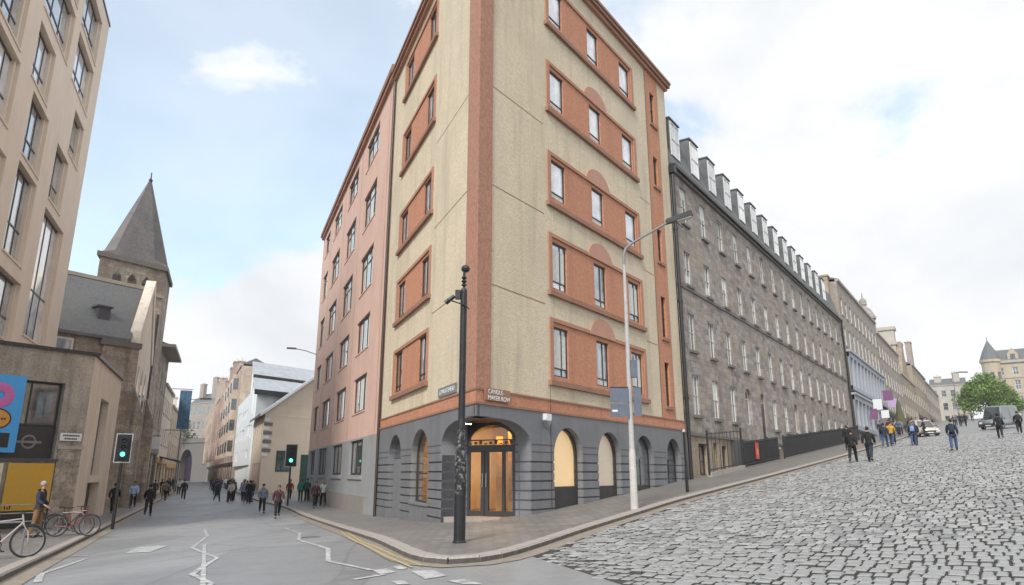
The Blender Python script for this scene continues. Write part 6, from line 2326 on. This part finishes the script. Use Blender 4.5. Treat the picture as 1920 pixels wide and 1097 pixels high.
# hill street
person(18.0, 37.5, AW_R, 'left one of two men in black walking up the cobbles', 'walk_a', 'c_black', 'c_black', 'hair_dark', h=1.78, road_=True)
person(18.6, 36.9, AW_R, 'right one of two men in black walking up the cobbles', 'walk_b', 'c_black', 'c_navy', 'hair_dark', h=1.84, road_=True)
person(25.1, 40.2, AW_R, 'person with navy jacket, backpack and blue jeans on the cobbles', 'walk_c', 'c_navy', 'c_denim', 'hair_dark', pack='c_navy', h=1.8, road_=True)
person(34.9, 50.4, AW_R, 'person in dark hooded coat in front of the grey van', 'walk_b', 'c_black', 'c_black', 'hair_dark', hood=True, h=1.84, road_=True)
person(40.8, 56.6, AW_R, 'person in black with a backpack at the right edge', 'walk_a', 'c_black', 'c_black', 'hair_dark', pack='c_black', h=1.84, road_=True)
person(27.6, 52.3, AW_R, 'person in navy top and blue jeans left of the yellow jacket', 'walk_a', 'c_navy', 'c_denim', 'hair_dark', h=1.84, road_=True)
person(28.6, 53.2, AW_R, 'person in yellow jacket and blue jeans on the hill kerb', 'walk_b', 'c_yellow', 'c_denim', 'hair_brown', h=1.8)
person(29.0, 51.0, AW_R, 'person with blue denim jacket in the group by the hill kerb', 'walk_c', 'c_navy', 'c_denim', 'hair_fair', pack='c_blue', h=1.78, road_=True)
person(29.9, 55.4, TO_R, 'person in dark red top behind the yellow jacket', 'stand', 'c_maroon', 'c_black', 'hair_dark', h=1.78)
person(29.8, 52.2, TO_R, 'person in black coat facing us beside the parked cream car', 'walk_b', 'c_black', 'c_black', 'hair_dark', h=1.8, road_=True)
person(39.9, 68.2, heading(-1, .2), 'person in maroon jacket in front of the cream car', 'stand_b', 'c_maroon', 'c_black', 'hair_dark', h=1.7, road_=True)
person(24.5, 51.6, AW_R, 'person in black at the end of the railings on the hill pavement', 'stand', 'c_black', 'c_black', 'hair_dark', h=1.76)
rp = random.Random(77)
tops = ['c_navy', 'c_black', 'c_navy', 'c_steel', 'c_black', 'c_grey', 'c_denim', 'c_navy', 'c_white', 'c_black']
CNAME = {'c_navy': 'navy', 'c_black': 'black', 'c_steel': 'steel blue', 'c_grey': 'grey', 'c_denim': 'denim', 'c_white': 'white', 'c_tan': 'tan', 'c_maroon': 'maroon', 'c_olive': 'olive'}
NUM = ['first', 'second', 'third', 'fourth', 'fifth', 'sixth', 'seventh', 'eighth', 'ninth', 'tenth', 'eleventh', 'twelfth', 'thirteenth', 'fourteenth', 'fifteenth', 'sixteenth', 'seventeenth', 'eighteenth', 'nineteenth', 'twentieth',
       'twenty-first', 'twenty-second', 'twenty-third', 'twenty-fourth', 'twenty-fifth', 'twenty-sixth', 'twenty-seventh', 'twenty-eighth', 'twenty-ninth', 'thirtieth']


def group_of(spots, where, group, faces, tops_, legs_, road_):
    spots = sorted(spots, key=lambda p: p[0] / p[1])
    for i, (x_, y_) in enumerate(spots):
        tp = rp.choice(tops_)
        person(x_, y_, rp.choice(faces) + rp.uniform(-.4, .4), 'person in %s jacket, %s from the left %s' % (CNAME[tp], NUM[i], where), rp.choice(ORD), tp, rp.choice(legs_), rp.choice(('hair_dark', 'hair_brown')), rp.random() < .3, h=rp.uniform(1.62, 1.86), road_=road_, group=group)


spots = []
for i in range(30):
    u_ = rp.uniform(396, 478)
    yy = rp.uniform(60, 112)
    if u_ > 455 and yy > 85:
        yy = rp.uniform(58, 80)
    spots.append(((u_ - 960) / 1340.6 * yy, yy))
group_of(spots, 'in the far street crowd', 'crowd far down the left street', (AW_L, TO_L), tops, ('c_black', 'c_denim', 'c_navy'), True)
spots = []
for i in range(20):
    u_, yy = rp.uniform(288, 352), rp.uniform(62, 125)
    u_ = max(u_, 300 + (yy - 80) * .7)
    spots.append(((u_ - 960) / 1340.6 * yy, yy))
group_of(spots, 'on the far left pavement', 'distant figures on the far left pavement', (AW_L, TO_L), tops, ('c_black',), False)
group_of([tuple(SW(rp.uniform(58, 100), rp.uniform(2.2, 5.2))) for i in range(14)], 'on the upper hill pavement', 'people on the upper hill pavement', (AW_R, TO_R), tops + ['c_maroon', 'c_olive'], ('c_black', 'c_denim'), False)
group_of([tuple(SW(rp.uniform(95, 150), rp.uniform(7, 13))) for i in range(8)], 'near the hill crest', 'distant figures at the hill crest', (AW_R, TO_R), tops, ('c_black',), True)


# ------------------------------------------------------------------ vehicles
def vehicle(x, y, rot, label, paint, L=4.3, Wd=1.8, H=1.55, van=False):
    o = root('van' if van else 'parked_car', (x, y, rz(x, y) + .03), label, 'van' if van else 'car', rot=rot)
    sl = .075 * .9
    # side outline, nose towards +x
    if van:
        low = [(-L / 2, .35), (-L / 2, .95), (L / 2 - 1.1, 1.02), (L / 2 - .15, .95), (L / 2, .6), (L / 2, .3)]
        cab = [(-L / 2 + .05, .95), (-L / 2 + .18, H - .12), (-L / 2 + .4, H), (L / 2 - 1.75, H), (L / 2 - 1.5, H - .08), (L / 2 - .95, 1.02)]
    else:
        low = [(-L / 2, .4), (-L / 2 + .05, .88), (L / 2 - 1.25, .92), (L / 2 - .25, .78), (L / 2, .6), (L / 2, .28), (-L / 2 + .1, .26)]
        cab = [(-L / 2 + .15, .88), (-L / 2 + .65, H - .05), (-L / 2 + 1.0, H), (L / 2 - 2.1, H), (L / 2 - 1.8, H - .06), (L / 2 - 1.05, .92)]

    def loft(out, w0, w1, z0, z1):
        m = MB()
        n = len(out)
        for s in (-1, 1):
            for px, pz in out:
                f = (pz - z0) / (z1 - z0)
                m.v.append((px * (1 - .0 * abs(s)), s * (w0 + (w1 - w0) * f), pz))
        for i in range(n):
            j = (i + 1) % n
            m.f.append((i, j, n + j, n + i))
        m.f.append(tuple(range(n)))
        m.f.append(tuple(range(2 * n - 1, n - 1, -1)))
        me = m.mesh('hull')
        bm = bmesh.new()
        bm.from_mesh(me)
        bmesh.ops.bevel(bm, geom=bm.edges[:], offset=.06, segments=2, affect='EDGES')
        bm.to_mesh(me)
        bm.free()
        for p in me.polygons:
            p.use_smooth = True
        return me
    body = add('body', loft(low, Wd / 2 - .02, Wd / 2, .26, 1.0), paint, o)
    cabin = add('cabin', loft(cab, Wd / 2 - .06, Wd / 2 - .22, .9, H), paint, o)
    zc = .9

    def pane(name, pts):
        m = MB()
        m.poly(pts)
        add(name, m, 'glass_dark', cabin)
    f1, f0 = cab[-1], cab[-2]
    wy = lambda z: (Wd / 2 - .06) + (-.16) * (z - .9) / (H - .9)
    e = .012
    a_, b_ = (f1[0] - .06 + e * 6, f1[1] + .06), (f0[0] + .02 + e * 6, f0[1] - .03)
    pane('windscreen', [(a_[0], -wy(a_[1]) + .1, a_[1]), (a_[0], wy(a_[1]) - .1, a_[1]), (b_[0], wy(b_[1]) - .1, b_[1]), (b_[0], -wy(b_[1]) + .1, b_[1])])
    r1, r0 = cab[0], cab[1]
    a_, b_ = (r1[0] - .02, 1.1), (r0[0] - .06, H - .14)
    pane('rear_window', [(a_[0] + .0, wy(a_[1]) - .14, a_[1]), (a_[0] + .0, -wy(a_[1]) + .14, a_[1]), (b_[0] - .0, -wy(b_[1]) + .14, b_[1]), (b_[0] - .0, wy(b_[1]) - .14, b_[1])])
    for s in (-1, 1):
        for x0, x1, x0t, x1t in ((-L / 2 + .55, -.35, -L / 2 + .9, -.35), (-.25, f1[0] - .3, -.25, f0[0] - .1)):
            z0, z1 = 1.0, H - .13
            pane('side_window', [(x0, s * (wy(z0) + e), z0), (x1, s * (wy(z0) + e), z0), (x1t, s * (wy(z1) + e), z1), (x0t, s * (wy(z1) + e), z1)])
        add('headlight', MB().ball((L / 2 - .04, s * (Wd / 2 - .28), .66), (.06, .17, .1), 10, 6), 'headlight', o)
        add('tail_light', MB().box(-L / 2 - .02, -L / 2 + .05, s * (Wd / 2 - .2) - .09, s * (Wd / 2 - .2) + .09, .62, .86), 'tail_red', o)
        add('mirror', MB().ball((f1[0] - .25, s * (Wd / 2 + .08), 1.04), (.06, .1, .07), 8, 6), 'frame_dark', o)
        for wx in (-L / 2 + .8, L / 2 - .82):
            rw = .36 if van else .32
            w_ = add('wheel', MB().tube([(0, -.11, 0), (0, .11, 0)], rw, 20), 'tyre', o, (wx, s * (Wd / 2 - .1), rw))
            add('rim', MB().tube([(0, -.12, 0), (0, .12, 0)], rw * .6, 14), 'metal_silver', w_)
    add('grille', MB().box(L / 2 - .02, L / 2 + .02, -.5, .5, .42, .6), 'frame_dark', o)
    add('number_plate', MB().box(L / 2 + .015, L / 2 + .03, -.26, .26, .34, .44), 'sign_white', o)
    add('bumper', MB().box(L / 2 - .06, L / 2 + .04, -Wd / 2 + .06, Wd / 2 - .06, .24, .36), 'frame_dark', o)
    o.rotation_euler = (0, -math.asin(min(.2, .07 * math.cos(rot - math.atan2(DR.y, DR.x)))), rot)
    return o


q = SW(70.5, 20.6)
vehicle(51.2, 73.6, heading(-.75, -.66) - R(90) - R(12), 'silver grey van parked on the cobbles near the top of the hill', 'car_silver', 4.9, 2.0, 2.35, True)
vehicle(41.4, 71.0, heading(-.57, -.82) - R(90) + R(22), 'cream parked car on the left of the hill street behind pedestrians', 'car_cream', 4.3, 1.8, 1.6)

# ------------------------------------------------------------------ damp air
hz = NT('haze')
hz.n.remove(hz.b)
pv_ = hz.new('ShaderNodeVolumePrincipled')
pv_.inputs['Color'].default_value = (.93, .95, 1, 1)
pv_.inputs['Density'].default_value = .00045
pv_.inputs['Anisotropy'].default_value = .2
hz.l.new(pv_.outputs[0], hz.n['Material Output'].inputs['Volume'])
add('haze', MB().box(-420, 420, -60, 620, -3.5, 48), 'haze', kind='stuff')
